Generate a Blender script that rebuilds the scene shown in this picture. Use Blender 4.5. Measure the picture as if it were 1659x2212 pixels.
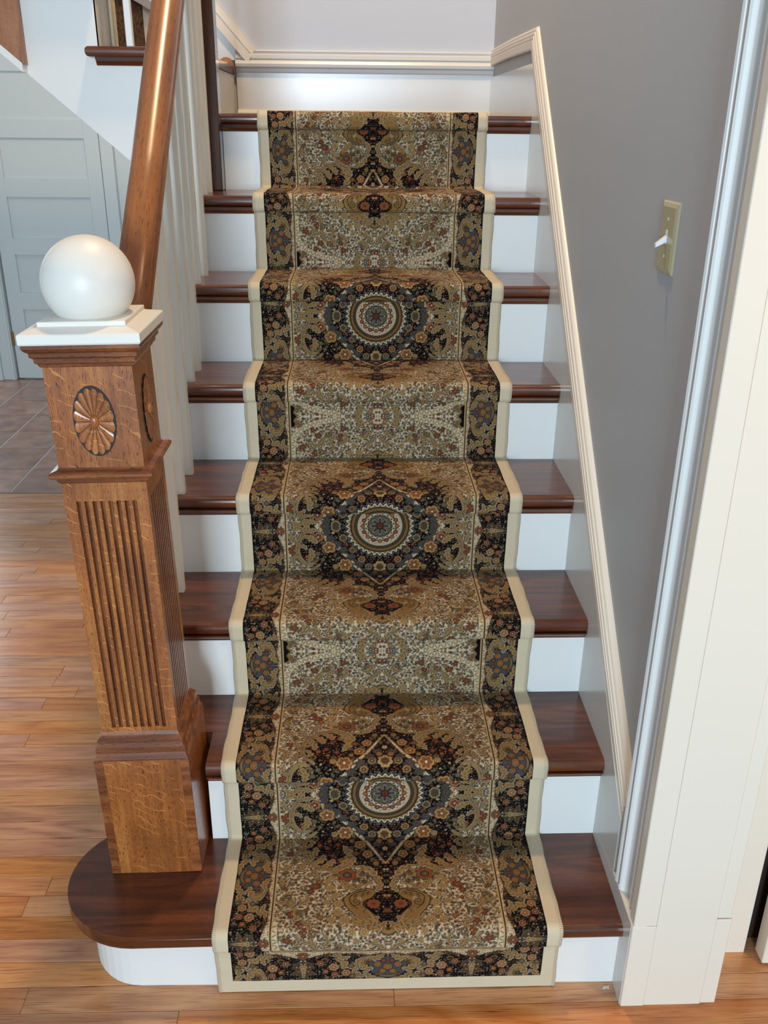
import bpy, bmesh, math, random
import numpy as np
from mathutils import Vector, Matrix

for o in list(bpy.data.objects):
    bpy.data.objects.remove(o, do_unlink=True)
S = bpy.context.scene
C = S.collection

# ---------------------------------------------------------------- camera, world, lamps, exposure
CAM = dict(f=1942.03, pitch=0.4059, yaw=0.0339, roll=0.0098, loc=(-0.0042, -1.4981, 1.5665))
def make_camera():
    cd = bpy.data.cameras.new('camera'); co = bpy.data.objects.new('camera', cd); C.objects.link(co)
    cp, sp, cy, sy = math.cos(CAM['pitch']), math.sin(CAM['pitch']), math.cos(CAM['yaw']), math.sin(CAM['yaw'])
    fw = Vector((sy * cp, cy * cp, -sp)); rt = Vector((cy, -sy, 0)); up = rt.cross(fw)
    c, s = math.cos(CAM['roll']), math.sin(CAM['roll'])
    r2 = rt * c + up * s; u2 = up * c - rt * s
    m = Matrix((r2, u2, -fw)).transposed().to_4x4(); m.translation = CAM['loc']; co.matrix_world = m
    cd.sensor_fit = 'VERTICAL'; cd.sensor_height = 36; cd.lens = CAM['f'] / 2212 * 36; cd.clip_start = .02
    S.camera = co
make_camera()

w = bpy.data.worlds.new('world'); S.world = w; w.use_nodes = True
w.node_tree.nodes['Background'].inputs[0].default_value = (.80, .90, 1.0, 1); w.node_tree.nodes['Background'].inputs[1].default_value = .40

def area(name, loc, target, sx, sy, power, col):
    d = bpy.data.lights.new(name, 'AREA'); d.shape = 'RECTANGLE'; d.size = sx; d.size_y = sy; d.energy = power; d.color = col
    o = bpy.data.objects.new(name, d); C.objects.link(o); o.location = loc
    o.rotation_euler = (Vector(target) - Vector(loc)).to_track_quat('-Z', 'Y').to_euler(); return o
def bulb(name, loc, r, power, col):
    d = bpy.data.lights.new(name, 'POINT'); d.shadow_soft_size = r; d.energy = power; d.color = col
    o = bpy.data.objects.new(name, d); C.objects.link(o); o.location = loc; return o
area('front_door_daylight', (-.55, -7.2, 1.75), (-.1, .6, 1.0), 1.3, 2.1, 440, (.69, .86, 1.0))
area('passage_window_daylight', (-2.95, 4.30, 1.2), (-2.4, 2.0, .6), .7, 2.0, 16, (.80, .90, 1.0))
bulb('stairwell_ceiling_lamp', (.02, .95, 4.30), .12, 250, (1, .68, .38))
bulb('passage_fill_light', (-1.05, 3.4, 2.6), .25, 16, (.92, .96, 1.0))  # unseen fill light added to brighten the passage door and tiles
bulb('side_room_lamp', (1.55, -1.2, 2.1), .15, 46, (1, .62, .32))
S.view_settings.view_transform = 'Standard'; S.view_settings.look = 'None'
S.view_settings.exposure = 0.0; S.view_settings.gamma = 1.0; S.view_settings.use_curve_mapping = False

# ---------------------------------------------------------------- measures of the flight (metres)
ZT = [0, .1643, .3689, .5639, .7656, .9672, 1.1757, 1.3836, 1.5959]           # tread tops, floor to landing
YK = [0, -.2329, .0010, .2339, .4683, .7134, .9461, 1.1789, 1.4144]           # riser faces
NOSE, TREAD = .018, .030
XL = -.462                                                                     # open end of the treads
def XR(y): return .5064 + .0108 * min(y, 1.42)                                            # wall skirt
def XW(y): return .530                                             # wall

# ---------------------------------------------------------------- materials
def lin(c): return tuple(((v / 255) / 12.92 if v / 255 <= .04045 else ((v / 255 + .055) / 1.055) ** 2.4) for v in c) + (1,)
class N:
    def __init__(s, name):
        s.m = bpy.data.materials.new(name); s.m.use_nodes = True; s.t = s.m.node_tree; s.b = s.t.nodes['Principled BSDF']
    def n(s, kind, **k):
        x = s.t.nodes.new(kind)
        for a, v in k.items():
            if a.startswith('i_'):
                key = a[2:]; key = int(key) if key.isdigit() else key.replace('_', ' ')
                x.inputs[key].default_value = v
            else: setattr(x, a, v)
        return x
    def l(s, a, b): s.t.links.new(a, b)
    def ramp(s, fac, stops, interp='LINEAR'):
        r = s.n('ShaderNodeValToRGB'); r.color_ramp.interpolation = interp; e = r.color_ramp.elements
        while len(e) < len(stops): e.new(.5)
        for q, (p, c) in zip(e, stops): q.position = p; q.color = c if len(c) == 4 else lin(c)
        s.l(fac, r.inputs[0]); return r.outputs[0]
    def mix(s, fac, a, b, mode='MIX'):
        x = s.n('ShaderNodeMix', data_type='RGBA', blend_type=mode)
        if isinstance(fac, (int, float)): x.inputs[0].default_value = fac
        else: s.l(fac, x.inputs[0])
        for i, v in ((6, a), (7, b)):
            if isinstance(v, tuple): x.inputs[i].default_value = v if len(v) == 4 else lin(v)
            else: s.l(v, x.inputs[i])
        return x.outputs[2]
    def math(s, op, a, b=0.):
        x = s.n('ShaderNodeMath', operation=op)
        for i, v in ((0, a), (1, b)):
            if isinstance(v, (int, float)): x.inputs[i].default_value = v
            else: s.l(v, x.inputs[i])
        return x.outputs[0]
    def coords(s, scale=(1, 1, 1), shift=True, kind='Object'):
        tc = s.n('ShaderNodeTexCoord'); v = tc.outputs[kind]
        if shift:
            oi = s.n('ShaderNodeObjectInfo'); cm = s.n('ShaderNodeVectorMath', operation='ADD')
            k = s.n('ShaderNodeVectorMath', operation='SCALE'); cx = s.n('ShaderNodeCombineXYZ')
            for i in range(3): s.l(oi.outputs['Random'], cx.inputs[i])
            s.l(cx.outputs[0], k.inputs[0]); k.inputs['Scale'].default_value = 7.3
            s.l(v, cm.inputs[0]); s.l(k.outputs[0], cm.inputs[1]); v = cm.outputs[0]
        mp = s.n('ShaderNodeMapping'); mp.inputs['Scale'].default_value = scale; s.l(v, mp.inputs[0]); return mp.outputs[0]
    def noise(s, v, scale, detail=4, rough=.55, dist=0.):
        x = s.n('ShaderNodeTexNoise'); s.l(v, x.inputs['Vector'])
        x.inputs['Scale'].default_value = scale; x.inputs['Detail'].default_value = detail
        x.inputs['Roughness'].default_value = rough; x.inputs['Distortion'].default_value = dist; return x.outputs['Fac']
    def bump(s, h, strength=.2, dist=.002):
        b = s.n('ShaderNodeBump'); b.inputs['Strength'].default_value = strength; b.inputs['Distance'].default_value = dist
        s.l(h, b.inputs['Height']); s.l(b.outputs[0], s.b.inputs['Normal'])
    def out(s, col=None, rough=.5, coat=0., coat_r=.1, spec=.5):
        if col is not None:
            if isinstance(col, tuple): s.b.inputs['Base Color'].default_value = col if len(col) == 4 else lin(col)
            else: s.l(col, s.b.inputs['Base Color'])
        if isinstance(rough, (int, float)): s.b.inputs['Roughness'].default_value = rough
        else: s.l(rough, s.b.inputs['Roughness'])
        s.b.inputs['Coat Weight'].default_value = coat; s.b.inputs['Coat Roughness'].default_value = coat_r
        s.b.inputs['Specular IOR Level'].default_value = spec
        return s.m

def wood(name, c0, c1, c2, axis=0, fine=90., coarse=9., pores=.5, rough=.35, coat=.3, coat_r=.12, vary=0., flecks=0., rings=.35, pf=900., ps=.10):
    """stained wood: streaky grain along one axis, cathedral rings, dark pores, optional ray flecks; vary = board-to-board change"""
    n = N(name)
    axes = axis if isinstance(axis, tuple) else (axis,)
    def stretch(k): return tuple(k if i in axes else 1 for i in range(3))
    st = stretch(.045)
    v = n.coords(tuple(st))
    a = n.noise(v, fine, 5, .6); b = n.noise(v, coarse * 2.2, 3, .5)
    st2 = stretch(.16)
    v2 = n.coords(tuple(st2)); d = n.noise(v2, coarse, 2, .5, .6)
    ring = n.math('PINGPONG', n.math('MULTIPLY', d, 16.), 1.)
    f = n.math('ADD', n.math('MULTIPLY', a, .50), n.math('ADD', n.math('MULTIPLY', b, .5 - rings * .4), n.math('MULTIPLY', ring, rings * .6)))
    col = n.ramp(f, [(.22, c0), (.50, c1), (.78, c2)])
    st3 = stretch(ps)
    p = n.noise(n.coords(tuple(st3)), pf, 2, .5)
    col = n.mix(n.math('MULTIPLY', n.ramp(p, [(.58, (0, 0, 0, 1)), (.68, (1, 1, 1, 1))]), pores), col, c0, 'MULTIPLY')
    if flecks:
        rot = n.n('ShaderNodeVectorRotate', rotation_type='EULER_XYZ'); rot.inputs['Rotation'].default_value = (.42, -.42, 0); n.l(n.coords(), rot.inputs['Vector'])
        wv = n.n('ShaderNodeTexWave', wave_type='BANDS', bands_direction='Z', wave_profile='SIN'); n.l(rot.outputs[0], wv.inputs['Vector'])
        wv.inputs['Scale'].default_value = 17.; wv.inputs['Distortion'].default_value = 5.; wv.inputs['Detail'].default_value = 1.; wv.inputs['Detail Scale'].default_value = 1.6
        brk = n.noise(n.coords((1, 1, .6)), 34., 2)
        m = n.math('MULTIPLY', n.ramp(wv.outputs['Fac'], [(.975, (0, 0, 0, 1)), (.995, (1, 1, 1, 1))]), n.ramp(brk, [(.47, (0, 0, 0, 1)), (.56, (1, 1, 1, 1))]))
        col = n.mix(n.math('MULTIPLY', m, flecks), col, tuple(min(255, int(q * 1.12)) for q in c2))
        big = n.noise(n.coords(), 6., 3); col = n.mix(n.ramp(big, [(.35, (1, 1, 1, 1)), (.65, (0, 0, 0, 1))]), col, n.mix(.45, col, c0))
    if vary:
        oi = n.n('ShaderNodeObjectInfo')
        hsv = n.n('ShaderNodeHueSaturation'); n.l(col, hsv.inputs['Color'])
        r = oi.outputs['Random']
        n.l(n.math('ADD', 1 - vary, n.math('MULTIPLY', r, vary * 1.6)), hsv.inputs['Value'])
        r2 = n.math('FRACT', n.math('MULTIPLY', r, 17.31)); n.l(n.math('ADD', .496, n.math('MULTIPLY', r2, .008)), hsv.inputs['Hue'])
        n.l(n.math('ADD', .86, n.math('MULTIPLY', n.math('FRACT', n.math('MULTIPLY', r, 5.7)), .24)), hsv.inputs['Saturation'])
        col = hsv.outputs[0]
    n.bump(n.math('ADD', p, a), .12, .0006)
    return n.out(col, rough, coat, coat_r)

def paint(name, c, rough=.4, coat=0., wobble=.08, mottling=.03):
    n = N(name); v = n.coords(shift=False)
    g = n.noise(v, 3., 3); col = n.mix(n.math('MULTIPLY', g, mottling * 2), c, tuple(int(q * .9) for q in c))
    n.bump(n.noise(v, 55., 3), wobble, .001)
    return n.out(col, rough, coat, .15)

M = {}
M['white'] = paint('white_satin_paint', (226, 226, 222), .34)
M['white_gloss'] = paint('white_gloss_paint', (208, 208, 206), .26)
M['skirt'] = paint('white_gloss_skirt_paint', (206, 205, 200), .20)
M['cream_paint'] = paint('cream_white_paint', (214, 208, 192), .38)
M['pale_wall'] = paint('pale_blue_grey_wall', (190, 194, 202), .55, 0, .10)  # back wall tone, paler and bluer than the right wall's grey
M['baluster'] = paint('baluster_paint', (236, 232, 218), .34)
M['grey_wall'] = paint('grey_wall_paint', (184, 187, 190), .55, 0, .10)
M['door_paint'] = paint('sage_white_door_paint', (198, 205, 202), .42)
M['warm_white'] = paint('warm_white_paint', (226, 216, 200), .4)
M['ball'] = paint('pearl_white_paint', (226, 224, 216), .42, 0, .02)
M['tread'] = wood('dark_stained_tread', (38, 17, 10), (82, 40, 22), (116, 62, 34), 0, 80, 8, .5, .28, .45, .12)
M['newel'] = wood('quartersawn_oak', (88, 42, 15), (168, 98, 42), (208, 142, 70), 2, 110, 7, 1.0, .34, .4, .14, 0, .7, .12)
M['newel_mould'] = wood('oak_molding', (48, 22, 11), (116, 62, 28), (164, 100, 50), 0, 90, 8, .9, .32, .5, .12)
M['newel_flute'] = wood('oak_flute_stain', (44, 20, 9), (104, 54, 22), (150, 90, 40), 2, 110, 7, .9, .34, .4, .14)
M['newel_dark'] = wood('dark_landing_newel', (30, 15, 11), (64, 34, 22), (86, 48, 30), 2, 80, 8, .4, .24, .7, .08)
M['rail'] = wood('handrail_wood', (84, 43, 17), (142, 84, 37), (170, 108, 52), (1, 2), 90, 9, .6, .34, .5, .26, 0, 0, .15, 900., .05)
M['floor'] = wood('oak_floorboard', (146, 84, 40), (192, 124, 66), (212, 150, 90), 0, 170, 6, .7, .30, .35, .14, .11, 0, .5, 620., .02)
M['panel'] = wood('pine_board', (92, 52, 28), (150, 94, 54), (176, 118, 72), 2, 60, 7, .5, .45, .1, .2)
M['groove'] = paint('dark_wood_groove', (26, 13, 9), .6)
M['shadow_gap'] = paint('gap_shade_brown', (40, 26, 18), .6)  # shade of the gap beside the open door, put into a dark colour
M['ivory'] = paint('ivory_plastic', (186, 178, 142), .3, .3, .0)
M['toggle'] = paint('white_plastic', (226, 228, 232), .3, .2, .0)
M['brass'] = N('brass').out((176, 132, 66), .35); M['brass'].node_tree.nodes['Principled BSDF'].inputs['Metallic'].default_value = 1
M['grout'] = paint('pale_grout', (188, 184, 178), .8, 0, .3)
M['subfloor'] = paint('dark_floor_joint', (58, 34, 20), .7)
def tile_mat():
    n = N('terracotta_tile'); a = n.noise(n.coords(), 9., 4)
    col = n.ramp(a, [(.3, (132, 92, 74)), (.55, (164, 122, 100)), (.75, (182, 142, 122))])
    oi = n.n('ShaderNodeObjectInfo'); h = n.n('ShaderNodeHueSaturation'); n.l(col, h.inputs['Color'])
    n.l(n.math('ADD', .86, n.math('MULTIPLY', oi.outputs['Random'], .26)), h.inputs['Value'])
    n.bump(n.noise(n.coords(), 40., 3), .15, .001); return n.out(h.outputs[0], .32, .25, .15)
M['tile'] = tile_mat()
def pile_mat():
    n = N('woven_pile'); at = n.n('ShaderNodeAttribute', attribute_name='pile_colour')
    v = n.coords(shift=False); g = n.noise(v, 700., 2)
    col = n.mix(n.math('MULTIPLY', g, .16), at.outputs['Color'], (14, 12, 12), 'MIX')
    n.bump(g, .35, .001); m = n.out(col, .95, 0, .1, .06)
    n.b.inputs['Sheen Weight'].default_value = .03; n.b.inputs['Sheen Roughness'].default_value = .5; return m
M['pile'] = pile_mat()
def cream_mat():
    n = N('cream_pile_margin'); v = n.coords(shift=False); g = n.noise(v, 900., 2); q = n.noise(v, 14., 3)
    col = n.mix(q, (196, 180, 150), (206, 192, 164)); n.bump(g, .5, .0012); m = n.out(col, .95, 0, .1, .15)
    n.b.inputs['Sheen Weight'].default_value = .2; return m
M['margin'] = cream_mat()
def rope_mat():
    n = N('cream_serged_yarn'); tc = n.n('ShaderNodeTexCoord'); sx = n.n('ShaderNodeSeparateXYZ'); n.l(tc.outputs['UV'], sx.inputs[0])
    s_ = n.math('SINE', n.math('MULTIPLY', n.math('ADD', sx.outputs[0], n.math('MULTIPLY', sx.outputs[1], .004)), 1800.))
    k = n.math('ADD', n.math('MULTIPLY', s_, .5), .5)
    col = n.mix(k, (178, 162, 132), (222, 210, 184)); n.bump(k, .9, .0016); return n.out(col, .85, 0, .1, .2)
M['rope'] = rope_mat()
def runner2_mat():
    n = N('dark_woven_pile'); v = n.coords(shift=False); vo = n.n('ShaderNodeTexVoronoi'); n.l(v, vo.inputs['Vector']); vo.inputs['Scale'].default_value = 42
    g = n.noise(v, 22., 4, .6, 2.5)
    col = n.ramp(g, [(.38, (22, 18, 18)), (.47, (84, 62, 44)), (.55, (120, 92, 66)), (.63, (52, 40, 34))])
    col = n.mix(n.ramp(vo.outputs['Distance'], [(.2, (1, 1, 1, 1)), (.3, (0, 0, 0, 1))]), col, (104, 70, 48)); return n.out(col, .95, 0, .1, .15)
M['pile_dim'] = runner2_mat()

# ---------------------------------------------------------------- builders
def empty(name, label, cat, loc=(0, 0, 0), group=None):
    o = bpy.data.objects.new(name, None); C.objects.link(o); o.location = loc; o.empty_display_size = .05
    if label: o['label'] = label
    if cat: o['category'] = cat
    if group: o['group'] = group
    return o
def structure(o): o['kind'] = 'structure'; return o
def tag(o, label, cat): o['label'] = label; o['category'] = cat; return o
def obj(name, bm, mat, parent=None, origin=None, smooth=False):
    me = bpy.data.meshes.new(name)
    bmesh.ops.recalc_face_normals(bm, faces=bm.faces[:])
    if origin is not None: bmesh.ops.translate(bm, verts=bm.verts[:], vec=-Vector(origin))
    bm.to_mesh(me); bm.free(); me.materials.append(mat)
    if smooth: me.polygons.foreach_set('use_smooth', [True] * len(me.polygons))
    o = bpy.data.objects.new(name, me); C.objects.link(o)
    if origin is not None: o.location = origin
    if parent is not None:
        o.parent = parent
        if origin is not None: o.location = Vector(origin)
    return o
def box(x0, x1, y0, y1, z0, z1, bev=0., seg=1, bm=None):
    bm = bm or bmesh.new()
    r = bmesh.ops.create_cube(bm, size=1.0)
    for v in r['verts']:
        v.co = Vector(((x0 + x1) / 2 + v.co.x * (x1 - x0), (y0 + y1) / 2 + v.co.y * (y1 - y0), (z0 + z1) / 2 + v.co.z * (z1 - z0)))
    if bev:
        es = list({e for v in r['verts'] for e in v.link_edges})
        bmesh.ops.bevel(bm, geom=es, offset=bev, segments=seg, affect='EDGES', profile=.5)
    return bm
def prism(pts, axis, a, b, bm=None):
    """polygon in the plane across `axis` (x: (y,z), y: (x,z), z: (x,y)) pushed from a to b; a/b may be functions of the first coordinate"""
    bm = bm or bmesh.new()
    def P(p, t):
        t = t(p[0]) if callable(t) else t
        return (t, p[0], p[1]) if axis == 'x' else (p[0], t, p[1]) if axis == 'y' else (p[0], p[1], t)
    A = [bm.verts.new(P(p, a)) for p in pts]; B = [bm.verts.new(P(p, b)) for p in pts]; n = len(pts)
    bm.faces.new(A); bm.faces.new(B[::-1])
    for i in range(n): bm.faces.new((A[i], B[i], B[(i + 1) % n], A[(i + 1) % n]))
    return bm
def sweep(profile, path, bm=None, cap=True):
    """closed profile rings given per path station: path = list of functions mapping (a,b) to a point"""
    bm = bm or bmesh.new(); rings = [[bm.verts.new(f(a, b)) for a, b in profile] for f in path]; n = len(profile)
    for r, q in zip(rings, rings[1:]):
        for i in range(n): bm.faces.new((r[i], r[(i + 1) % n], q[(i + 1) % n], q[i]))
    if cap: bm.faces.new(rings[0][::-1]); bm.faces.new(rings[-1])
    return bm
def square_rings(prof, cx=0., cy=0., bm=None):
    """square turning: (half width, z) steps"""
    bm = bm or bmesh.new(); R = [[bm.verts.new((cx + sx * h, cy + sy * h, z)) for sx, sy in ((-1, -1), (1, -1), (1, 1), (-1, 1))] for h, z in prof]
    for r, q in zip(R, R[1:]):
        for i in range(4): bm.faces.new((r[i], r[(i + 1) % 4], q[(i + 1) % 4], q[i]))
    bm.faces.new(R[0][::-1]); bm.faces.new(R[-1]); return bm
def lathe(prof, c, seg=48, bm=None):
    bm = bm or bmesh.new(); R = []
    for r, z in prof:
        R.append([bm.verts.new((c[0] + r * math.cos(2 * math.pi * i / seg), c[1] + r * math.sin(2 * math.pi * i / seg), c[2] + z)) for i in range(seg)])
    for r, q in zip(R, R[1:]):
        for i in range(seg): bm.faces.new((r[i], r[(i + 1) % seg], q[(i + 1) % seg], q[i]))
    bm.faces.new(R[0][::-1]); bm.faces.new(R[-1]); return bm

# ================================================================ the setting
def build_floor():
    fl = structure(obj('floor', box(-3.0, 1.3, -.62, 4.62, -.06, -.0135), M['subfloor']))
    rng = random.Random(3)
    pitch = .0577
    for i in range(-9, 42):
        y0 = .0107 + pitch * i; y1 = y0 + pitch
        if y1 > 2.40: break
        xa = -2.45
        xe = 1.15 if y1 < -.05 else -.40
        x = xa + rng.uniform(-.5, .1)
        while x < xe:
            ln = rng.uniform(.5, 1.5); x1 = min(x + ln, xe)
            if xe - x1 < .15: x1 = xe
            if x1 > -2.6:
                dz = rng.uniform(-.0004, .0002)
                b = box(x + .0003, x1 - .0003, y0 + .0003, y1 - .0003, -.0135, dz, .0008)
                obj('plank', b, M['floor'], fl, ((x + x1) / 2, (y0 + y1) / 2, 0))
            x = x1
    grout = obj('grout_bed', box(-2.65, -.30, 2.398, 4.60, -.0135, -.0022), M['grout'], fl)
    for r in range(8):
        y0 = 2.3975 + .2985 * r; y1 = y0 + .2985
        for c in range(9):
            x0 = -2.6835 + .2715 * c
            
            g = .0045
            obj('tile', box(x0 + g, x0 + .2715 - g, y0 + .003, y1 - .003, -.012, 0, .0015), M['tile'], fl, (x0 + .136, (y0 + y1) / 2, 0))
build_floor()

def soffit(x): return 1.465 - .857 * (x + .683)
def build_walls():
    # wall beside the flight, running back to the landing; ends at the cased opening
    structure(obj('wall_right', prism([(-.270, 0), (2.350, 0), (2.350, 2.95), (-.270, 2.95)], 'x', XW, lambda y: .658), M['grey_wall']))
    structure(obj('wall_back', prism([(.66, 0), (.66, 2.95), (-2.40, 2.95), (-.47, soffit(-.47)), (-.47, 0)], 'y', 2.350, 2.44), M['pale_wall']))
    structure(obj('wall_far', prism([(-4.2, 0), (-2.26, 0), (-2.26, 2.06), (-1.50, 2.06), (-1.50, 0), (-.30, 0), (-.30, 2.95), (-4.2, 2.95)], 'y', 4.44, 4.56), M['door_paint']))
    structure(obj('wall_side', box(.69, .795, -.170, -.150, 0, 2.6), M['warm_white']))
    structure(obj('recess_shade_panel', box(.796, 1.20, -.135, -.115, 0, 2.6), M['shadow_gap']))  # dark panel standing in for the shade inside the gap
build_walls()

def build_trim():
    # skirt board up the right wall with its moulded cap
    t1 = structure(empty('trim_1', 'white skirt board with moulded cap climbing the grey wall', None)); del t1['label']
    zi = lambda y: .470 + .888 * y
    zo = lambda y: .530 + .916 * y
    yp = 1.430
    prism_pts = [(-.283, 0), (-.283, .207), (-.150, .207), (-.150, zi(-.150)), (yp, zi(yp)), (2.350, zi(yp)), (2.350, 0)]
    obj('skirt_board', prism(prism_pts, 'x', XR, lambda y: XW(y) + .001), M['skirt'], t1)
    # cap: (height across the cap, how far it stands off the wall)
    cap = [(0, -.001), (0, .021), (.004, .0235), (.019, .0235), (.0205, .0205), (.0225, .0205), (.024, .0225), (.028, .022), (.0295, .018), (.031, .018), (.0325, .020),
           (.037, .018), (.0385, .014), (.040, .014), (.0415, .015), (.0455, .012), (.048, .006), (.049, -.001)]
    ytop = 1.424; top = zo(ytop)
    def at_slope(y): return lambda h, d: (XW(y) - d * (1 - .22 * max(y, 0)), y, zi(y) + (zo(y) - zi(y)) * h / .049)
    def at_peak(h, d): return (XW(0) - d * .66, ytop + .030 * (1 - h / .049), top - .060 * (1 - h / .049))
    def at_back(y): return lambda h, d: (XW(0) - d * .60, y, top + .006 - .060 * (1 - h / .049))
    path = [at_slope(y) for y in (-.15, .1, .4, .7, 1.0, 1.25, 1.36)] + [at_peak, at_back(1.9), at_back(2.350)]
    obj('cap_molding', sweep(cap, path), M['warm_white'], t1)
    # baseboard with cap across the back of the landing
    t2 = structure(empty('trim_2', None, None))
    prof = [(2.350, 1.827), (2.336, 1.827), (2.331, 1.822), (2.334, 1.814), (2.328, 1.809), (2.326, 1.797), (2.332, 1.793), (2.320, 1.788), (2.314, 1.778), (2.316, 1.768),
            (2.330, 1.763), (2.332, 1.752), (2.336, 1.747), (2.338, 1.596), (2.350, 1.596)]
    obj('base_board', prism(prof, 'x', -.455, lambda y: .530), M['white_gloss'], t2)
    obj('shoe_molding', prism([(2.338, 1.596), (2.320, 1.596), (2.321, 1.608), (2.328, 1.616), (2.338, 1.620)], 'x', -.455, lambda y: .530), M['cream_paint'], t2)
    # skirt of the upper flight starting to climb on the back wall
    x0, z0 = -.380, 1.828; sl2 = 1.127
    zt_ = lambda x: z0 + sl2 * (x0 - x)
    obj('skirt_board', prism([(x0, z0 - .01), (-.9, zt_(-.9) - .03), (-.9, 1.79), (x0 - .02, 1.79)], 'y', 2.338, 2.351), M['white_gloss'], t2)
    for k, (a, b, d) in enumerate(((0, .022, .020), (.027, .055, .030))):
        a *= 1.5; b *= 1.5
        obj('cap_molding', prism([(x0 - a * .35, z0 - a * .6), (-.9, zt_(-.9) - a), (-.9, zt_(-.9) - b), (x0 - b * .35, z0 - b * .6)], 'y', 2.350 - d, 2.351), M['warm_white'], t2)
    # moulded casing of the opening on the right, standing on a plain block
    t3 = structure(empty('trim_3', None, None))
    cas = [(-.150, 0), (-.150, .015), (-.152, .017), (-.170, .017), (-.172, .026), (-.175, .029), (-.180, .027), (-.182, .019), (-.192, .020), (-.194, .026), (-.197, .028), (-.200, .025),
           (-.203, .018), (-.212, .011), (-.222, .010), (-.232, .013), (-.238, .019), (-.241, .021), (-.244, .019), (-.246, .013), (-.266, .013), (-.270, .018), (-.276, .024), (-.2868, .024), (-.2868, 0)]
    obj('casing', prism([(y, d) for y, d in cas], 'x', .208, 2.9), M['white'], t3)
    me = t3.children[0].data
    for v in me.vertices: z, y, d = v.co; v.co = (XW(-.2) + .001 - d, y, z)
    obj('plinth_block', box(.5045, .5502, -.2890, -.150, 0, .2080, .0015), M['warm_white'], t3)
    obj('corner_strip', box(.5065, .5500, -.2880, -.262, .2085, 2.9, .0015), M['warm_white'], t3)
    obj('jamb_board', box(.5504, .6612, -.2868, -.262, 0, 2.9, .0006), M['warm_white'], t3)
    obj('far_casing', box(.6614, .6885, -.2845, -.160, .222, 2.9, .0015), M['warm_white'], t3)
    obj('far_plinth', box(.6614, .6915, -.2850, -.158, 0, .219, .0015), M['warm_white'], t3)
build_trim()

def build_doors():
    d = structure(empty('door_1', None, None, (-1.885, 4.40, 0)))
    x0, x1, y = -2.230, -1.545, 4.400
    zs = [(.215, .460), (.565, .800), (.8985, 1.144), (1.251, 1.480), (1.582, 1.84)]
    px0, px1 = -2.140, -1.632
    o = Vector((-1.885, 4.40, 0))
    def part(name, bm, m=M['door_paint']):
        q = obj(name, bm, m, d); q.location = -o; return q
    part('stile', box(x0, px0, y, y + .035, .008, 2.03, .001)); part('stile', box(px1, x1, y, y + .035, .008, 2.03, .001))
    edges = [.008] + [v for z in zs for v in z] + [2.03]
    for a, b in zip(edges[::2], edges[1::2]): part('rail', box(px0, px1, y, y + .035, a, b))
    for a, b in zs: part('door_panel', box(px0 - .002, px1 + .002, y + .014, y + .022, a - .002, b + .002))
    part('hinge', box(x0 - .008, x0 + .006, y - .008, y + .004, .225, .315, .002), M['brass']); part('hinge', box(x0 - .008, x0 + .006, y - .008, y + .004, 1.62, 1.71, .002), M['brass'])
    t = structure(empty('trim_4', None, None))
    obj('casing', box(-2.345, -2.240, 4.375, 4.44, 0, 2.10, .004, 2), M['door_paint'], t); obj('casing_bead', box(-2.352, -2.322, 4.355, 4.376, 0, 2.10, .005, 2), M['door_paint'], t)
    obj('casing_bead', box(-2.262, -2.246, 4.365, 4.376, 0, 2.10, .003, 2), M['door_paint'], t)
    obj('casing', box(-1.540, -1.464, 4.392, 4.44, 0, 2.10, .002), M['door_paint'], t); obj('casing', box(-2.345, -1.464, 4.385, 4.44, 2.045, 2.12, .002), M['door_paint'], t)
    # white door standing open in the side room, only its edge in the frame
    g = structure(empty('door_2', None, None, (.9, -.20, 0))); og = Vector((.9, -.20, 0))
    for nm, b in (('stile', box(.818, .91, -.204, -.168, .006, 2.03, .002)), ('door_panel', box(.909, 1.12, -.194, -.178, .006, 2.03)), ('stile', box(1.119, 1.2, -.204, -.168, .006, 2.03, .002))):
        q = obj(nm, b, M['warm_white'], g); q.location = -og
build_doors()

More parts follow.
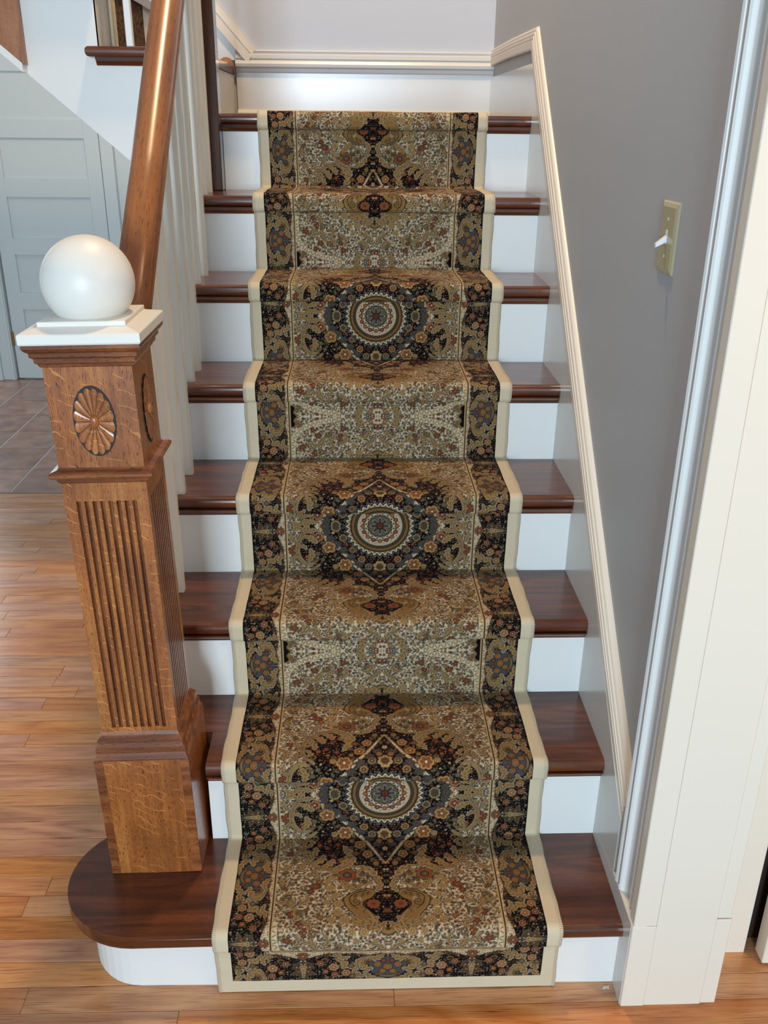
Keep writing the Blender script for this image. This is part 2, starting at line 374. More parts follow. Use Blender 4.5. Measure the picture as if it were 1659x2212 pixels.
# ================================================================ lower flight
def rounded(bm, bev, seg, test):
    es = [e for e in bm.edges if test(*(v.co for v in e.verts))]
    bmesh.ops.bevel(bm, geom=es, offset=bev, segments=seg, affect='EDGES', profile=.5); return bm
def ell(cx, cy, rx, ry, a0, a1, n): return [(cx + rx * math.cos(math.radians(a0 + (a1 - a0) * i / n)), cy + ry * math.sin(math.radians(a0 + (a1 - a0) * i / n))) for i in range(n + 1)]
def build_stairs():
    st = empty('staircase', 'straight flight of dark wooden treads and white risers under the patterned runner', 'staircase')
    for k in range(1, 9):
        yf = YK[k] - NOSE; yb = YK[k + 1] + .004 if k < 8 else 2.349; z1 = ZT[k]; z0 = z1 - TREAD
        if k == 1:
            pts = [(XR(yb) + .001, yb), (XR(yf) + .001, yf)] + ell(-.43, -.10, .154, -yf - .10, 270, 90, 22)[0:] + [(-.43, .030), (-.316, .030), (-.316, yb)]
            pts = [(x, y if y <= .05 else .05) for x, y in pts]
            pts = [(XR(yb) + .001, yb), (XR(yf) + .001, yf)] + ell(-.43, -.10, .154, -yf - .10, 270, 110, 20) + [(-.45, .04), (-.316, .04), (-.316, yb)]
        elif k == 2: pts = [(-.312, yf), (XR(yf) + .001, yf), (XR(yb) + .001, yb), (XL, yb), (XL, .096), (-.312, .096)]
        elif k == 8: pts = [(-.396, yf), (XR(yf) + .001, yf), (XR(yb) + .001, yb), (-.46, yb), (-.46, 1.425), (-.396, 1.425)]
        else: pts = [(XL, yf), (XR(yf) + .001, yf), (XR(yb) + .001, yb), (XL, yb)]
        bm = prism(pts, 'z', z0, z1)
        front = (lambda a, b: abs(a.z - b.z) < 1e-6 and ((a.y + b.y) / 2 < yf + .002 or (a.x + b.x) / 2 < XL + .002)) if k > 1 else \
                (lambda a, b: abs(a.z - b.z) < 1e-6 and ((a.y + b.y) / 2 < yf + .002 or (a.x + b.x) / 2 < -.44))
        rounded(bm, .0125, 4, front)
        nm = 'tread' if k < 8 else 'landing'
        o = obj(nm, bm, M['tread'], st, (0, YK[k], ZT[k]))
        if k == 1: o['label'] = 'wide bullnose starting tread'
        # cove under the nosing
        xl = XL + .022 if k > 2 else -.312
        xl = -.396 if k == 8 else xl
        if k > 1:
            cv = [(YK[k], z0), (YK[k] - .0165, z0), (YK[k] - .0155, z0 - .004), (YK[k] - .009, z0 - .009), (YK[k] - .004, z0 - .0155), (YK[k] - .003, z0 - .019), (YK[k], z0 - .019)]
            obj('cove_molding', prism(cv, 'x', xl, lambda y: XR(y)), M['tread'], st, (0, YK[k], z0))
        if k == 1:
            yk = YK[1]; pr = [(XR(yk), yk + .10), (XR(yk), yk)] + ell(-.43, -.10, .113, -yk - .10 - .012, 270, 100, 18) + [(-.44, .02), (-.36, .02)]
            obj('riser', prism(pr, 'z', 0, z0), M['white'], st)
        else:
            x0 = {2: -.312, 8: -.396}.get(k, XL + .024)
            obj('riser', prism([(x0, YK[k]), (XR(YK[k]), YK[k]), (XR(YK[k]), YK[k] + .016), (x0, YK[k] + .016)], 'z', ZT[k - 1], z0), M['white'], st)
    saw = [(.10, 0)]
    saw += [(.10, ZT[2] - TREAD)]
    for k in range(2, 8): saw += [(YK[k + 1] + .016, ZT[k] - TREAD), (YK[k + 1] + .016, ZT[k + 1] - TREAD - .0005)]
    saw = saw[:-1] + [(YK[8] + .016, 0)]
    obj('stringer', prism(saw, 'x', XL + .012, XL + .024), M['cream_paint'], st)
build_stairs()

# ================================================================ runner
# ---------------------------------------------------------------- woven pattern of the runner
# (colours of the pile worked out stitch by stitch with numpy; all lengths in millimetres)
INK = (14, 14, 19); CREAM = (208, 192, 160); PALE = (216, 202, 172); TAN = (136, 104, 62); GOLD = (162, 128, 78)
OLIVE = (96, 86, 62); SLATE = (74, 75, 76); RUST = (124, 62, 40); BROWN = (146, 90, 46); DARK = (52, 40, 32)
SAND = (190, 160, 112); UMBER = (98, 76, 48)


class Loom:
    def __init__(s, w, h, res=0.5, ground=CREAM):
        s.res = res; s.W = int(round(w / res)); s.H = int(round(h / res))
        s.a = np.empty((s.H, s.W, 3), np.float32); s.a[:] = ground

    def box(s, x0, y0, x1, y1):
        i0 = max(0, int(x0 / s.res) - 2); i1 = min(s.W, int(x1 / s.res) + 3)
        j0 = max(0, int(y0 / s.res) - 2); j1 = min(s.H, int(y1 / s.res) + 3)
        if i1 <= i0 or j1 <= j0:
            return None
        X, Y = np.meshgrid((np.arange(i0, i1) + .5) * s.res, (np.arange(j0, j1) + .5) * s.res)
        return s.a[j0:j1, i0:i1], X, Y

    @staticmethod
    def lay(t, d, col, soft=0.35):
        m = np.clip(.5 - d / (2 * soft), 0, 1)[..., None]
        t[:] = t * (1 - m) + np.asarray(col, np.float32) * m

    def flower(s, x, y, r, n=5, petal=BROWN, mid=SAND, eye=CREAM, edge=INK, rot=0., sq=1., inner=None, out=.9):
        b = s.box(x - r * 1.3, y - r * 1.3, x + r * 1.3, y + r * 1.3)
        if b is None:
            return
        t, X, Y = b
        dx = X - x; dy = (Y - y) / sq; rr = np.hypot(dx, dy); th = np.arctan2(dy, dx) + rot
        lob = r * (.70 + .30 * np.abs(np.cos(th * n / 2)) ** .7)
        s.lay(t, rr - lob - out, edge); s.lay(t, rr - lob, petal)
        if r > 6:
            s.lay(t, np.maximum(rr - lob * .86, lob * .72 - rr), mid)
            vein = np.abs(np.sin(th * n / 2)) * rr * .5
            s.lay(t, np.maximum(np.maximum(vein - .45, rr - lob * .95), r * .3 - rr), DARK)
        if inner is not None:
            s.lay(t, rr - r * .48, edge); s.lay(t, rr - r * .42, inner)
        s.lay(t, rr - r * .24, DARK); s.lay(t, rr - r * .17, eye)

    def floret(s, x, y, r, col, edge=INK, eye=None, n=5, rot=0.):
        b = s.box(x - r - 1, y - r - 1, x + r + 1, y + r + 1)
        if b is None:
            return
        t, X, Y = b
        dx = X - x; dy = Y - y; rr = np.hypot(dx, dy); th = np.arctan2(dy, dx) + rot
        lob = r * (.62 + .38 * np.abs(np.cos(th * n / 2)))
        if edge is not None:
            s.lay(t, rr - lob - .55, edge)
        s.lay(t, rr - lob, col)
        if eye is not None:
            s.lay(t, rr - r * .3, eye)

    def drop(s, x, y, ln, wd, ang, col, edge=INK):
        b = s.box(x - ln, y - ln, x + ln, y + ln)
        if b is None:
            return
        t, X, Y = b
        c, q = math.cos(ang), math.sin(ang)
        u = (X - x) * c + (Y - y) * q; v = -(X - x) * q + (Y - y) * c
        k = np.clip(u / ln + .5, 0.001, .999)
        d = np.abs(v) - wd * np.sqrt(k) * (1 - k) * 1.6
        d = np.maximum(d, np.abs(u) - ln * .5)
        if edge is not None:
            s.lay(t, d - .55, edge)
        s.lay(t, d, col)

    def spine(s, pts, n=70):
        p = np.array(pts, float)
        if len(p) == 2:
            p = np.array([p[0], (p[0] + p[1]) / 2, p[1]])
        P = np.vstack([2 * p[0] - p[1], p, 2 * p[-1] - p[-2]])
        out = []
        m = len(p) - 1
        for q in np.linspace(0, m - 1e-6, n):
            i = int(q); f = q - i; a, b, c, d = P[i], P[i + 1], P[i + 2], P[i + 3]
            out.append(.5 * ((2 * b) + (c - a) * f + (2 * a - 5 * b + 4 * c - d) * f * f + (3 * b - a - 3 * c + d) * f ** 3))
        return np.array(out)

    def near(s, X, Y, sp):
        sh = X.shape; px = X.ravel()[:, None]; py = Y.ravel()[:, None]
        d2 = (px - sp[None, :, 0]) ** 2 + (py - sp[None, :, 1]) ** 2
        i = d2.argmin(1); d = np.sqrt(d2[np.arange(len(i)), i])
        tg = np.gradient(sp, axis=0); tg /= np.linalg.norm(tg, axis=1)[:, None] + 1e-9
        side = (X.ravel() - sp[i, 0]) * tg[i, 1] - (Y.ravel() - sp[i, 1]) * tg[i, 0]
        fi = i + np.clip(((X.ravel() - sp[i, 0]) * tg[i, 0] + (Y.ravel() - sp[i, 1]) * tg[i, 1]) /
                         (np.linalg.norm(sp[1] - sp[0]) + 1e-9), -.5, .5)
        return d.reshape(sh), (fi / (len(sp) - 1)).reshape(sh), side.reshape(sh)

    def stroke(s, pts, w0, w1, col, edge=INK, ew=.8, bulge=0.):
        sp = s.spine(pts); w = max(w0, w1) + bulge + 2
        b = s.box(sp[:, 0].min() - w, sp[:, 1].min() - w, sp[:, 0].max() + w, sp[:, 1].max() + w)
        if b is None:
            return
        t, X, Y = b
        d, k, _ = s.near(X, Y, sp)
        wd = w0 + (w1 - w0) * np.clip(k, 0, 1) + bulge * np.sin(np.pi * np.clip(k, 0, 1))
        if edge is not None:
            s.lay(t, d - wd - ew, edge)
        s.lay(t, d - wd, col)

    def leaf(s, pts, wd, lobes=5, col=TAN, hi=GOLD, rim=PALE, edge=INK, lean=1.0, one=0, curl=.55):
        """acanthus leaf: lobed outline that leans to the tip, pale rim, dark outline, midrib"""
        sp = s.spine(pts); w = wd * 1.35 + 3
        b = s.box(sp[:, 0].min() - w, sp[:, 1].min() - w, sp[:, 0].max() + w, sp[:, 1].max() + w)
        if b is None:
            return
        t, X, Y = b
        d, k, sd = s.near(X, Y, sp)
        kk = np.clip(k - lean * np.abs(sd) / (wd + 1e-6) * .55 / lobes * 1.6, 0, 1)
        env = np.sin(np.pi * np.clip(kk, 0.0, 1) ** .75) ** .8
        ph = (kk * lobes) % 1.0
        saw = (1 - ph) ** .75
        wv = wd * env * (1 - curl + curl * saw)
        if one:
            wv = np.where(sd * one > 0, wv, wv * .25)
        e = d - wv
        s.lay(t, e - 1.7, edge); s.lay(t, e - .9, rim); s.lay(t, e, col)
        s.lay(t, np.maximum(e + .9, (d - wv * .55)), hi)
        s.lay(t, np.maximum(d - .45, e + .3), DARK)
        rib = np.abs(((kk * lobes) % 1.0) - .93) * (60. / lobes) * .5
        s.lay(t, np.maximum(rib - .5, e + .5), UMBER)

    def spiral(s, x, y, r, a0, turns, w0, w1, col=TAN, edge=INK, ew=.8, hand=1):
        q = np.linspace(0, 1, 26)
        rad = r * (1 - q * .86); th = a0 + hand * q * turns * 2 * math.pi
        s.stroke(np.stack([x + rad * np.cos(th), y + rad * np.sin(th)], 1), w0, w1, col, edge, ew)

    def poly(s, pts, col, edge=None, ew=1., n=140, smooth=True):
        sp = s.spine(pts, n) if smooth else np.array(pts, float)
        b = s.box(sp[:, 0].min() - 3, sp[:, 1].min() - 3, sp[:, 0].max() + 3, sp[:, 1].max() + 3)
        t, X, Y = b
        ins = np.zeros(X.shape, bool); dmin = np.full(X.shape, 1e9)
        m = len(sp)
        for i in range(m):
            (x0, y0), (x1, y1) = sp[i], sp[(i + 1) % m]
            if (y0 > Y).any() or True:
                c = ((y0 > Y) != (y1 > Y))
                if y1 != y0:
                    ins ^= c & (X < (x1 - x0) * (Y - y0) / (y1 - y0) + x0)
            L2 = (x1 - x0) ** 2 + (y1 - y0) ** 2 + 1e-9
            h = np.clip(((X - x0) * (x1 - x0) + (Y - y0) * (y1 - y0)) / L2, 0, 1)
            dmin = np.minimum(dmin, np.hypot(X - x0 - h * (x1 - x0), Y - y0 - h * (y1 - y0)))
        d = np.where(ins, -dmin, dmin)
        if edge is not None:
            s.lay(t, d - ew, edge)
        s.lay(t, d, col)
        return d


def scatter(rng, w, h, step):
    out = []
    ny = int(h / step) + 1; nx = int(w / step) + 1
    for j in range(ny):
        for i in range(nx):
            out.append(((i + .5 * (j % 2) + rng.uniform(-.33, .33)) * step, (j + rng.uniform(-.33, .33)) * step))
    return out


def weave_field():
    """one quarter of the repeat: x outward from the centre line, y up from the medallion centre"""
    W, H = 225., 473.
    L = Loom(W, H); rng = random.Random(5)
    # small blossoms on the cream ground
    for x, y in scatter(rng, W, H, 8.2):
        q = rng.random(); r = rng.uniform(1.7, 3.3)
        L.stroke([(x, y), (x + rng.uniform(-5, 5), y + rng.uniform(-3, 3)), (x + rng.uniform(-6, 6), y + rng.uniform(-7, 7))], .42, .3,
                 rng.choice([INK, UMBER, OLIVE, TAN]), None)
        L.floret(x, y, r, RUST if q < .22 else BROWN if q < .42 else OLIVE if q < .58 else TAN if q < .82 else SLATE,
                 INK if q < .35 else UMBER, rng.choice([CREAM, None, SAND]), rng.choice([4, 5, 6]), rng.uniform(0, 3))
    for x, y in scatter(rng, W, H, 8.2):
        x += 4; y += 3.5; q = rng.random()
        L.drop(x, y, rng.uniform(3, 5.5), rng.uniform(1.2, 2.0), rng.uniform(0, 6.3),
               rng.choice([TAN, UMBER, OLIVE, BROWN, GOLD, RUST]), rng.choice([None, UMBER, INK]))
    for x, y in scatter(rng, W, H, 7.4):
        a = rng.uniform(0, 6.3); k = rng.uniform(2.5, 5)
        L.stroke([(x, y), (x + k * math.cos(a), y + k * math.sin(a)), (x + k * math.cos(a) + k * math.cos(a + 1.5), y + k * math.sin(a) + k * math.sin(a + 1.5))],
                 .55, .3, rng.choice([INK, INK, UMBER, OLIVE]), None)
    # golden daisies round the pendants and rust roses on the cream
    for x, y, r in [(108, 232, 9), (112, 262, 9), (104, 284, 8), (96, 304, 10), (98, 326, 9), (84, 346, 10), (62, 352, 8), (46, 372, 9),
                    (118, 246, 7), (120, 300, 7), (110, 344, 8), (70, 372, 8), (24, 392, 7), (60, 392, 7)]:
        L.flower(x, y, r, 7, GOLD, SAND, CREAM, TAN, x, out=.7)
    for x, y, r in [(143, 258, 9), (152, 272, 6), (135, 247, 6), (150, 292, 5), (131, 338, 6), (160, 372, 9), (193, 388, 8), (178, 396, 7),
                    (172, 352, 6), (198, 166, 7), (177, 128, 6), (186, 330, 8), (152, 420, 8), (166, 436, 6), (118, 400, 7), (96, 420, 6),
                    (88, 440, 7), (202, 300, 7), (205, 66, 13)]:
        L.flower(x, y, r, 5, rng.choice([RUST, BROWN, RUST]), BROWN, SAND, INK, x * .7)
    # vines with small acanthus on the cream ground
    for pts, w, lb in [([(220, 205), (208, 212), (198, 206), (192, 196)], 6, 4), ([(222, 290), (205, 300), (190, 296), (178, 304)], 7, 4),
                       ([(196, 300), (182, 316), (176, 336), (184, 350)], 7, 4), ([(178, 306), (165, 300), (156, 290), (160, 278)], 5, 4),
                       ([(170, 345), (158, 352), (150, 364), (154, 380)], 6, 4), ([(166, 396), (154, 392), (142, 398), (138, 412)], 7, 5),
                       ([(142, 412), (128, 418), (116, 414), (108, 424)], 7, 5), ([(126, 372), (116, 384), (118, 398), (130, 402)], 5, 4),
                       ([(100, 398), (86, 404), (80, 418), (88, 428)], 6, 4), ([(222, 150), (210, 146), (204, 132), (210, 118)], 6, 4),
                       ([(222, 240), (210, 246), (204, 258), (212, 270)], 6, 4), ([(182, 376), (172, 384), (172, 396), (182, 402)], 5, 4),
                       ([(48, 420), (34, 416), (24, 424), (26, 438)], 6, 4), ([(30, 398), (18, 402), (8, 412), (4, 428)], 5, 4),
                       ([(62, 436), (50, 444), (46, 456), (56, 464)], 6, 4)]:
        L.leaf(pts, w, lb)
    for x, y, r, a in [(206, 220, 7, 0), (196, 286, 7, 2), (172, 326, 7, 4), (146, 372, 8, 1), (128, 424, 8, 3), (204, 262, 6, 5), (98, 410, 7, 2),
                       (36, 430, 7, 2), (160, 320, 6, 0), (188, 190, 6, 1)]:
        L.spiral(x, y, r, a, 1.2, 1.3, .5, TAN, INK, .7)
    # gold vermicelli frieze round the cream panel at the turn of the repeat
    fr = [(219, 352), (218, 385), (214, 412), (200, 434), (178, 447), (158, 455), (132, 461), (108, 464), (92, 474)]
    L.stroke(fr, 7, 6, CREAM, None)
    sp = L.spine(fr, 60)
    for i in range(1, 59, 2):
        (x, y), (x2, y2) = sp[i], sp[i + 1]
        tx, ty = x2 - x, y2 - y; n = math.hypot(tx, ty) + 1e-6; nx, ny = -ty / n, tx / n
        k = 3.6 if (i // 2) % 2 else -3.6
        L.stroke([(x - nx * k, y - ny * k), (x + tx * .6 + nx * k * .2, y + ty * .6 + ny * k * .2), (x + tx + nx * k, y + ty + ny * k)], 1.5, 1.0, TAN, None)
        L.floret(x - nx * k * .9, y - ny * k * .9, 1.3, GOLD, None)
    for off, c in ((7.6, UMBER), (-7.6, UMBER)):
        tg = np.gradient(sp, axis=0); tg /= np.linalg.norm(tg, axis=1)[:, None]
        L.stroke((sp + np.stack([-tg[:, 1], tg[:, 0]], 1) * off)[::6], .5, .5, c, None)
    # mirrored cluster on the turn line
    L.flower(4, 462, 13, 6, CREAM, SAND, RUST, INK, .4)
    for x, y, r, c in [(14, 470, 6, RUST), (18, 458, 5, BROWN), (5, 446, 6, RUST), (12, 440, 4, SLATE), (26, 470, 5, SLATE)]:
        L.floret(x, y, r, c, INK, CREAM)
    L.leaf([(58, 473), (48, 466), (44, 452), (52, 440)], 8, 4)
    L.leaf([(222, 462), (210, 458), (200, 450), (192, 452)], 8, 4, UMBER, TAN)
    L.poly([(223, 473), (223, 448), (216, 444), (210, 452), (214, 462), (206, 473)], INK, TAN, 2.5)
    # black ground with its lobed outline
    edge = [(-5, -5), (168, -5), (186, 12), (193, 35), (198, 64), (193, 88), (179, 101), (163, 105), (160, 112), (168, 130), (171, 153), (166, 176),
            (155, 193), (136, 206), (114, 212), (88, 207), (60, 203), (42, 207), (29, 216), (19, 234), (17, 255), (22, 276), (32, 290), (45, 298),
            (45, 312), (34, 322), (24, 334), (15, 350), (8, 366), (0, 372), (-5, 372)]
    dk = L.poly(edge, (10, 10, 14), INK, 1)
    # pile flowers on the black
    pal = [RUST, BROWN, OLIVE, TAN, UMBER, (150, 74, 48), SAND]
    def inside(x, y, m=3.):
        j = int(y / L.res); i = int(x / L.res)
        return 0 <= j < min(L.H, dk.shape[0] - 2) and 0 <= i < dk.shape[1] and dk[j, i] < -m
    for x, y in scatter(rng, 205, 372, 6.6):
        if inside(x, y):
            q = rng.random()
            red = 90 < x < 165 and 115 < y < 200
            if q < .55:
                L.floret(x, y, rng.uniform(1.5, 2.9), rng.choice([RUST, (150, 74, 48), BROWN]) if red and q < .45 else rng.choice(pal), None,
                         rng.choice([INK, CREAM, None]), rng.choice([4, 5]), rng.uniform(0, 3))
            else:
                L.drop(x, y, rng.uniform(3.5, 6), rng.uniform(1.3, 2.2), rng.uniform(0, 6.3), rng.choice(pal), None)
    # cream diamond band with sprigs, slate clouds on its inner side
    band = [(-2, 200), (10, 182), (20, 165), (42, 130), (64, 104), (92, 68), (118, 44), (136, 24), (146, 8), (148, -4)]
    sp = L.spine(band, 80)
    L.stroke(band, 1.2, 8.5, SAND, UMBER, .7); L.stroke(band, .7, 7.6, CREAM, None)
    for i in range(2, 79):
        x, y = sp[i]; q = 3 + 10 * i / 80.
        for _ in range(1 + i // 26):
            a, b = rng.uniform(-q, q) * .8, rng.uniform(-q, q) * .6
            L.floret(x + a, y + b, rng.uniform(1.2, 2.3), rng.choice([RUST, BROWN, TAN, OLIVE, GOLD]), None)
    for x, y, r in [(15, 140, 10), (32, 124, 11), (50, 104, 12), (70, 86, 12), (88, 66, 12), (104, 50, 12), (118, 34, 11), (127, 16, 11), (129, 2, 10), (112, 62, 6)]:
        L.floret(x, y, r, SLATE, INK, None, 6, x)
        L.spiral(x, y, r * .75, x, 1.6, .55, .4, SAND, INK, .9)
        L.floret(x + r * .3, y - r * .2, 1.5, BROWN, None)
    # inner black with palmette flowers
    for x, y, r, n, c, e in [(0, 112, 17, 7, GOLD, RUST), (27, 112, 10, 6, OLIVE, SAND), (12, 132, 7, 5, BROWN, CREAM), (44, 92, 10, 6, BROWN, SAND),
                             (105, 3, 14, 8, OLIVE, SLATE), (88, 32, 11, 8, OLIVE, SLATE), (66, 66, 9, 6, UMBER, TAN), (0, 154, 6, 5, SAND, RUST), (8, 170, 5, 4, OLIVE, TAN),
                             (112, 18, 4, 4, SAND, RUST), (98, 20, 3, 4, RUST, SAND), (80, 50, 4, 4, RUST, SAND)]:
        L.flower(x, y, r, n, c, SAND if c != SAND else TAN, e, INK, .3, inner=None if r < 10 else UMBER)
    for k in range(34):
        a = k * math.pi / 68 * 2.0 + .05
        if a < 1.6:
            L.drop(93 * math.cos(a), 93 * math.sin(a), 5, 2, a, rng.choice([BROWN, OLIVE, RUST]), None)
    # brown garden flowers outside the diamond
    for x, y, r, n, c in [(37, 170, 12, 5, BROWN), (53, 142, 13, 5, BROWN), (84, 107, 19, 6, (138, 84, 42)), (122, 58, 18, 5, (140, 88, 44)),
                          (148, 30, 14, 6, RUST), (70, 130, 6, 4, TAN), (107, 112, 8, 5, GOLD), (62, 168, 7, 5, RUST), (150, 76, 7, 5, OLIVE), (138, 92, 6, 4, OLIVE),
                          (100, 140, 6, 5, RUST), (122, 150, 6, 5, RUST), (138, 142, 6, 5, (150, 74, 48)), (110, 172, 6, 5, RUST), (132, 176, 6, 5, RUST), (92, 186, 7, 5, BROWN),
                          (145, 160, 5, 5, BROWN), (118, 130, 5, 5, BROWN), (20, 196, 7, 5, BROWN), (165, 62, 5, 4, RUST), (176, 84, 5, 4, BROWN)]:
        L.flower(x, y, r, n, c, SAND if r > 11 else GOLD, CREAM if r > 9 else SAND, INK, x * .3)
    for x, y, a in [(100, 88, .4), (108, 80, 1.2), (136, 70, 2), (104, 124, 1), (66, 118, 2.2), (138, 46, .3), (72, 152, 1.9), (48, 158, .8), (28, 186, 1), (150, 108, 2.6)]:
        L.drop(x, y, 14, 6, a, OLIVE, INK)
    for k in range(8):
        L.floret(3 + (k % 2) * 7, 214 + k * 8, 3.2, rng.choice([BROWN, RUST, SAND, OLIVE]), INK, None)
    # medallion
    t, X, Y = L.box(0, 0, 96, 96)
    rr = np.hypot(X, Y); th = np.arctan2(Y, X)
    z = np.abs(((th * 36 / (2 * math.pi)) % 1) - .5) * 2
    L.lay(t, np.abs(rr - (79 + 9 * z)) - 1.5, SLATE); L.lay(t, np.abs(rr - (79 + 9 * z)) - .6, (120, 122, 120))
    L.lay(t, rr - (72 + 9 * z) - 1.4, PALE); L.lay(t, rr - (70 + 8 * z), TAN); L.lay(t, rr - 72, TAN)
    for r0, r1, c in [(0, 70.5, INK), (0, 68.5, UMBER), (0, 66, TAN), (0, 61.5, INK), (0, 60.5, UMBER), (0, 55, INK), (0, 53.5, CREAM), (0, 51, DARK), (0, 50.3, CREAM)]:
        L.lay(t, rr - r1, c)
    L.lay(t, np.abs(rr - 58 - 1.2 * np.sin(th * 44)) - .7, INK)
    L.lay(t, np.abs(rr - 64 - 1.0 * np.sin(th * 56)) - .6, UMBER)
    for k in range(5):
        a = (k + .0) * math.pi / 8
        L.flower(41 * math.cos(a), 41 * math.sin(a), 6.0, 5, RUST if k % 2 else BROWN, TAN, CREAM, INK, a, out=.6)
        for s_ in (-1, 1):
            L.drop(39 * math.cos(a + s_ * .2), 39 * math.sin(a + s_ * .2), 6, 2.6, a + 1.57, UMBER, INK)
            L.floret(47 * math.cos(a + s_ * .17), 47 * math.sin(a + s_ * .17), 1.6, RUST, None)
            L.floret(33 * math.cos(a + s_ * .19), 33 * math.sin(a + s_ * .19), 2.0, SLATE, INK)
    t, X, Y = L.box(0, 0, 34, 34); rr = np.hypot(X, Y); th = np.arctan2(Y, X)
    L.lay(t, rr - 30 - 1.2 * np.cos(th * 16), INK); L.lay(t, rr - 28 - 1.2 * np.cos(th * 16), OLIVE)
    pet = 24 * (.55 + .45 * np.abs(np.cos(th * 4)) ** 1.4)
    L.lay(t, rr - pet - 1.2, INK); L.lay(t, rr - pet, PALE); L.lay(t, rr - pet + 1.5, SLATE); L.lay(t, rr - pet * .62, UMBER)
    L.lay(t, np.maximum(np.abs(np.sin(th * 4)) * rr * .25 - .8, rr - 20), INK)
    L.lay(t, rr - 8, INK); L.lay(t, rr - 6 - 1.2 * np.cos(th * 8), RUST); L.lay(t, rr - 2, INK)
    # great acanthus scrolls round the black ground
    L.stroke([(150, 86), (154, 96), (166, 104), (182, 100), (193, 86), (198, 64), (194, 42), (186, 26), (180, 14)], 2.6, 4.6, PALE, INK, 1.0, 1.4)
    L.stroke([(150, 86), (154, 96), (166, 104), (182, 100), (193, 86), (198, 64), (194, 42), (186, 26), (180, 14)], 1.8, 3.7, TAN, None, 0, 1.4)
    L.stroke([(152, 88), (156, 97), (167, 103), (182, 99), (192, 85), (196, 64), (192, 44)], .8, 1.2, GOLD, None)
    L.spiral(157, 90, 8, 2.6, 1.2, 2.2, .8, TAN, INK, 1, -1)
    for pts, w, lb in [([(186, 26), (172, 30), (160, 38), (150, 46)], 9, 4), ([(184, 18), (172, 14), (162, 12), (152, 10)], 8, 4), ([(184, 16), (190, 6), (200, 4), (208, 12)], 8, 4),
                       ([(182, 20), (178, 4), (170, -4), (164, -6)], 8, 4), ([(176, 100), (166, 88), (164, 74), (168, 62)], 9, 4)]:
        L.leaf(pts, w, lb)
    L.stroke([(146, 106), (152, 112), (161, 118), (169, 133), (171, 153), (166, 175), (154, 193), (136, 206), (115, 211), (92, 207), (66, 203)], 2.6, 3.4, PALE, INK, 1.0, 1.8)
    L.stroke([(146, 106), (152, 112), (161, 118), (169, 133), (171, 153), (166, 175), (154, 193), (136, 206), (115, 211), (92, 207), (66, 203)], 1.8, 2.6, TAN, None, 0, 1.8)
    L.stroke([(158, 118), (167, 134), (169, 153), (164, 174), (153, 191), (136, 203), (115, 208)], 1.0, 1.0, GOLD, None)
    L.spiral(149, 122, 9, .2, 1.3, 2.3, .8, TAN, INK, 1, 1)
    for pts, w, lb in [([(166, 176), (154, 172), (146, 160), (146, 148)], 8, 4), ([(154, 192), (142, 190), (132, 182), (128, 170)], 9, 4), ([(134, 205), (122, 200), (112, 192), (108, 182)], 9, 4),
                       ([(112, 211), (96, 206), (84, 196), (76, 180), (78, 160), (88, 144)], 11, 5), ([(96, 207), (82, 202), (70, 192), (64, 178)], 8, 4),
                       ([(170, 150), (160, 144), (154, 134), (158, 126)], 6, 3), ([(120, 212), (104, 220), (90, 217), (76, 206)], 7, 4)]:
        L.leaf(pts, w, lb)
    for pts, w, lb in [([(196, 78), (206, 84), (210, 96), (204, 106)], 5, 4), ([(192, 44), (204, 42), (212, 34), (212, 24)], 5, 4), ([(172, 156), (182, 160), (188, 170), (184, 182)], 5, 4),
                       ([(160, 190), (170, 196), (172, 208), (164, 216)], 5, 4), ([(140, 206), (146, 216), (142, 228), (132, 230)], 5, 4), ([(168, 130), (180, 128), (188, 120), (190, 110)], 5, 4),
                       ([(198, 60), (190, 54), (182, 56), (176, 64)], 6, 4), ([(171, 156), (160, 162), (152, 174), (152, 184)], 5, 4)]:
        L.leaf(pts, w, lb)
    # neck leaves and pendant volutes
    L.poly([(16, 256), (24, 268), (36, 266), (50, 268), (70, 276), (85, 291), (80, 312), (66, 330), (54, 346), (36, 360), (18, 370), (6, 376), (-4, 378),
            (-4, 372), (8, 364), (15, 350), (24, 335), (36, 322), (47, 312), (46, 298), (32, 290), (22, 277)], (138, 106, 62), INK, 1.6)
    L.stroke([(40, 270), (60, 276), (74, 288), (70, 306), (58, 318)], 1.0, .6, INK, None); L.stroke([(30, 276), (48, 284), (58, 296), (54, 308), (46, 318)], .9, .5, UMBER, None)
    for k in range(16):
        x, y = 34 + 3.1 * k * (1 if k < 11 else .2), 272 + 1.1 * k if k < 11 else 284 + (k - 10) * 7
        L.stroke([(x, y), (x + 4, y + 5), (x + 1, y + 9)], .5, .3, rng.choice([INK, UMBER, GOLD]), None)
    L.spiral(62, 300, 11, 0, 1.5, .8, .5, INK, None); L.spiral(56, 292, 5, 2, 1.2, .7, .5, PALE, None)
    L.stroke([(82, 292), (77, 312), (64, 330), (52, 346), (34, 360)], .8, .8, GOLD, None)
    for pts, w, lb in [([(66, 203), (46, 206), (30, 216), (20, 234), (16, 252)], 7, 5), ([(22, 236), (14, 248), (14, 262), (22, 274)], 7, 4),
                       ([(58, 270), (72, 262), (84, 250), (90, 238)], 9, 5), ([(60, 268), (52, 256), (40, 248), (30, 250)], 6, 4),
                       ([(74, 330), (60, 346), (42, 352), (26, 344), (18, 336)], 10, 5), ([(40, 362), (26, 366), (12, 360), (4, 350)], 8, 4),
                       ([(48, 208), (56, 220), (52, 234), (40, 240)], 5, 4)]:
        L.leaf(pts, w, lb)
    for x, y, r in [(48, 226, 6), (36, 232, 5), (58, 238, 5), (46, 246, 6)]:
        L.spiral(x, y, r, x, 1.3, .8, .4, TAN, INK, .8)
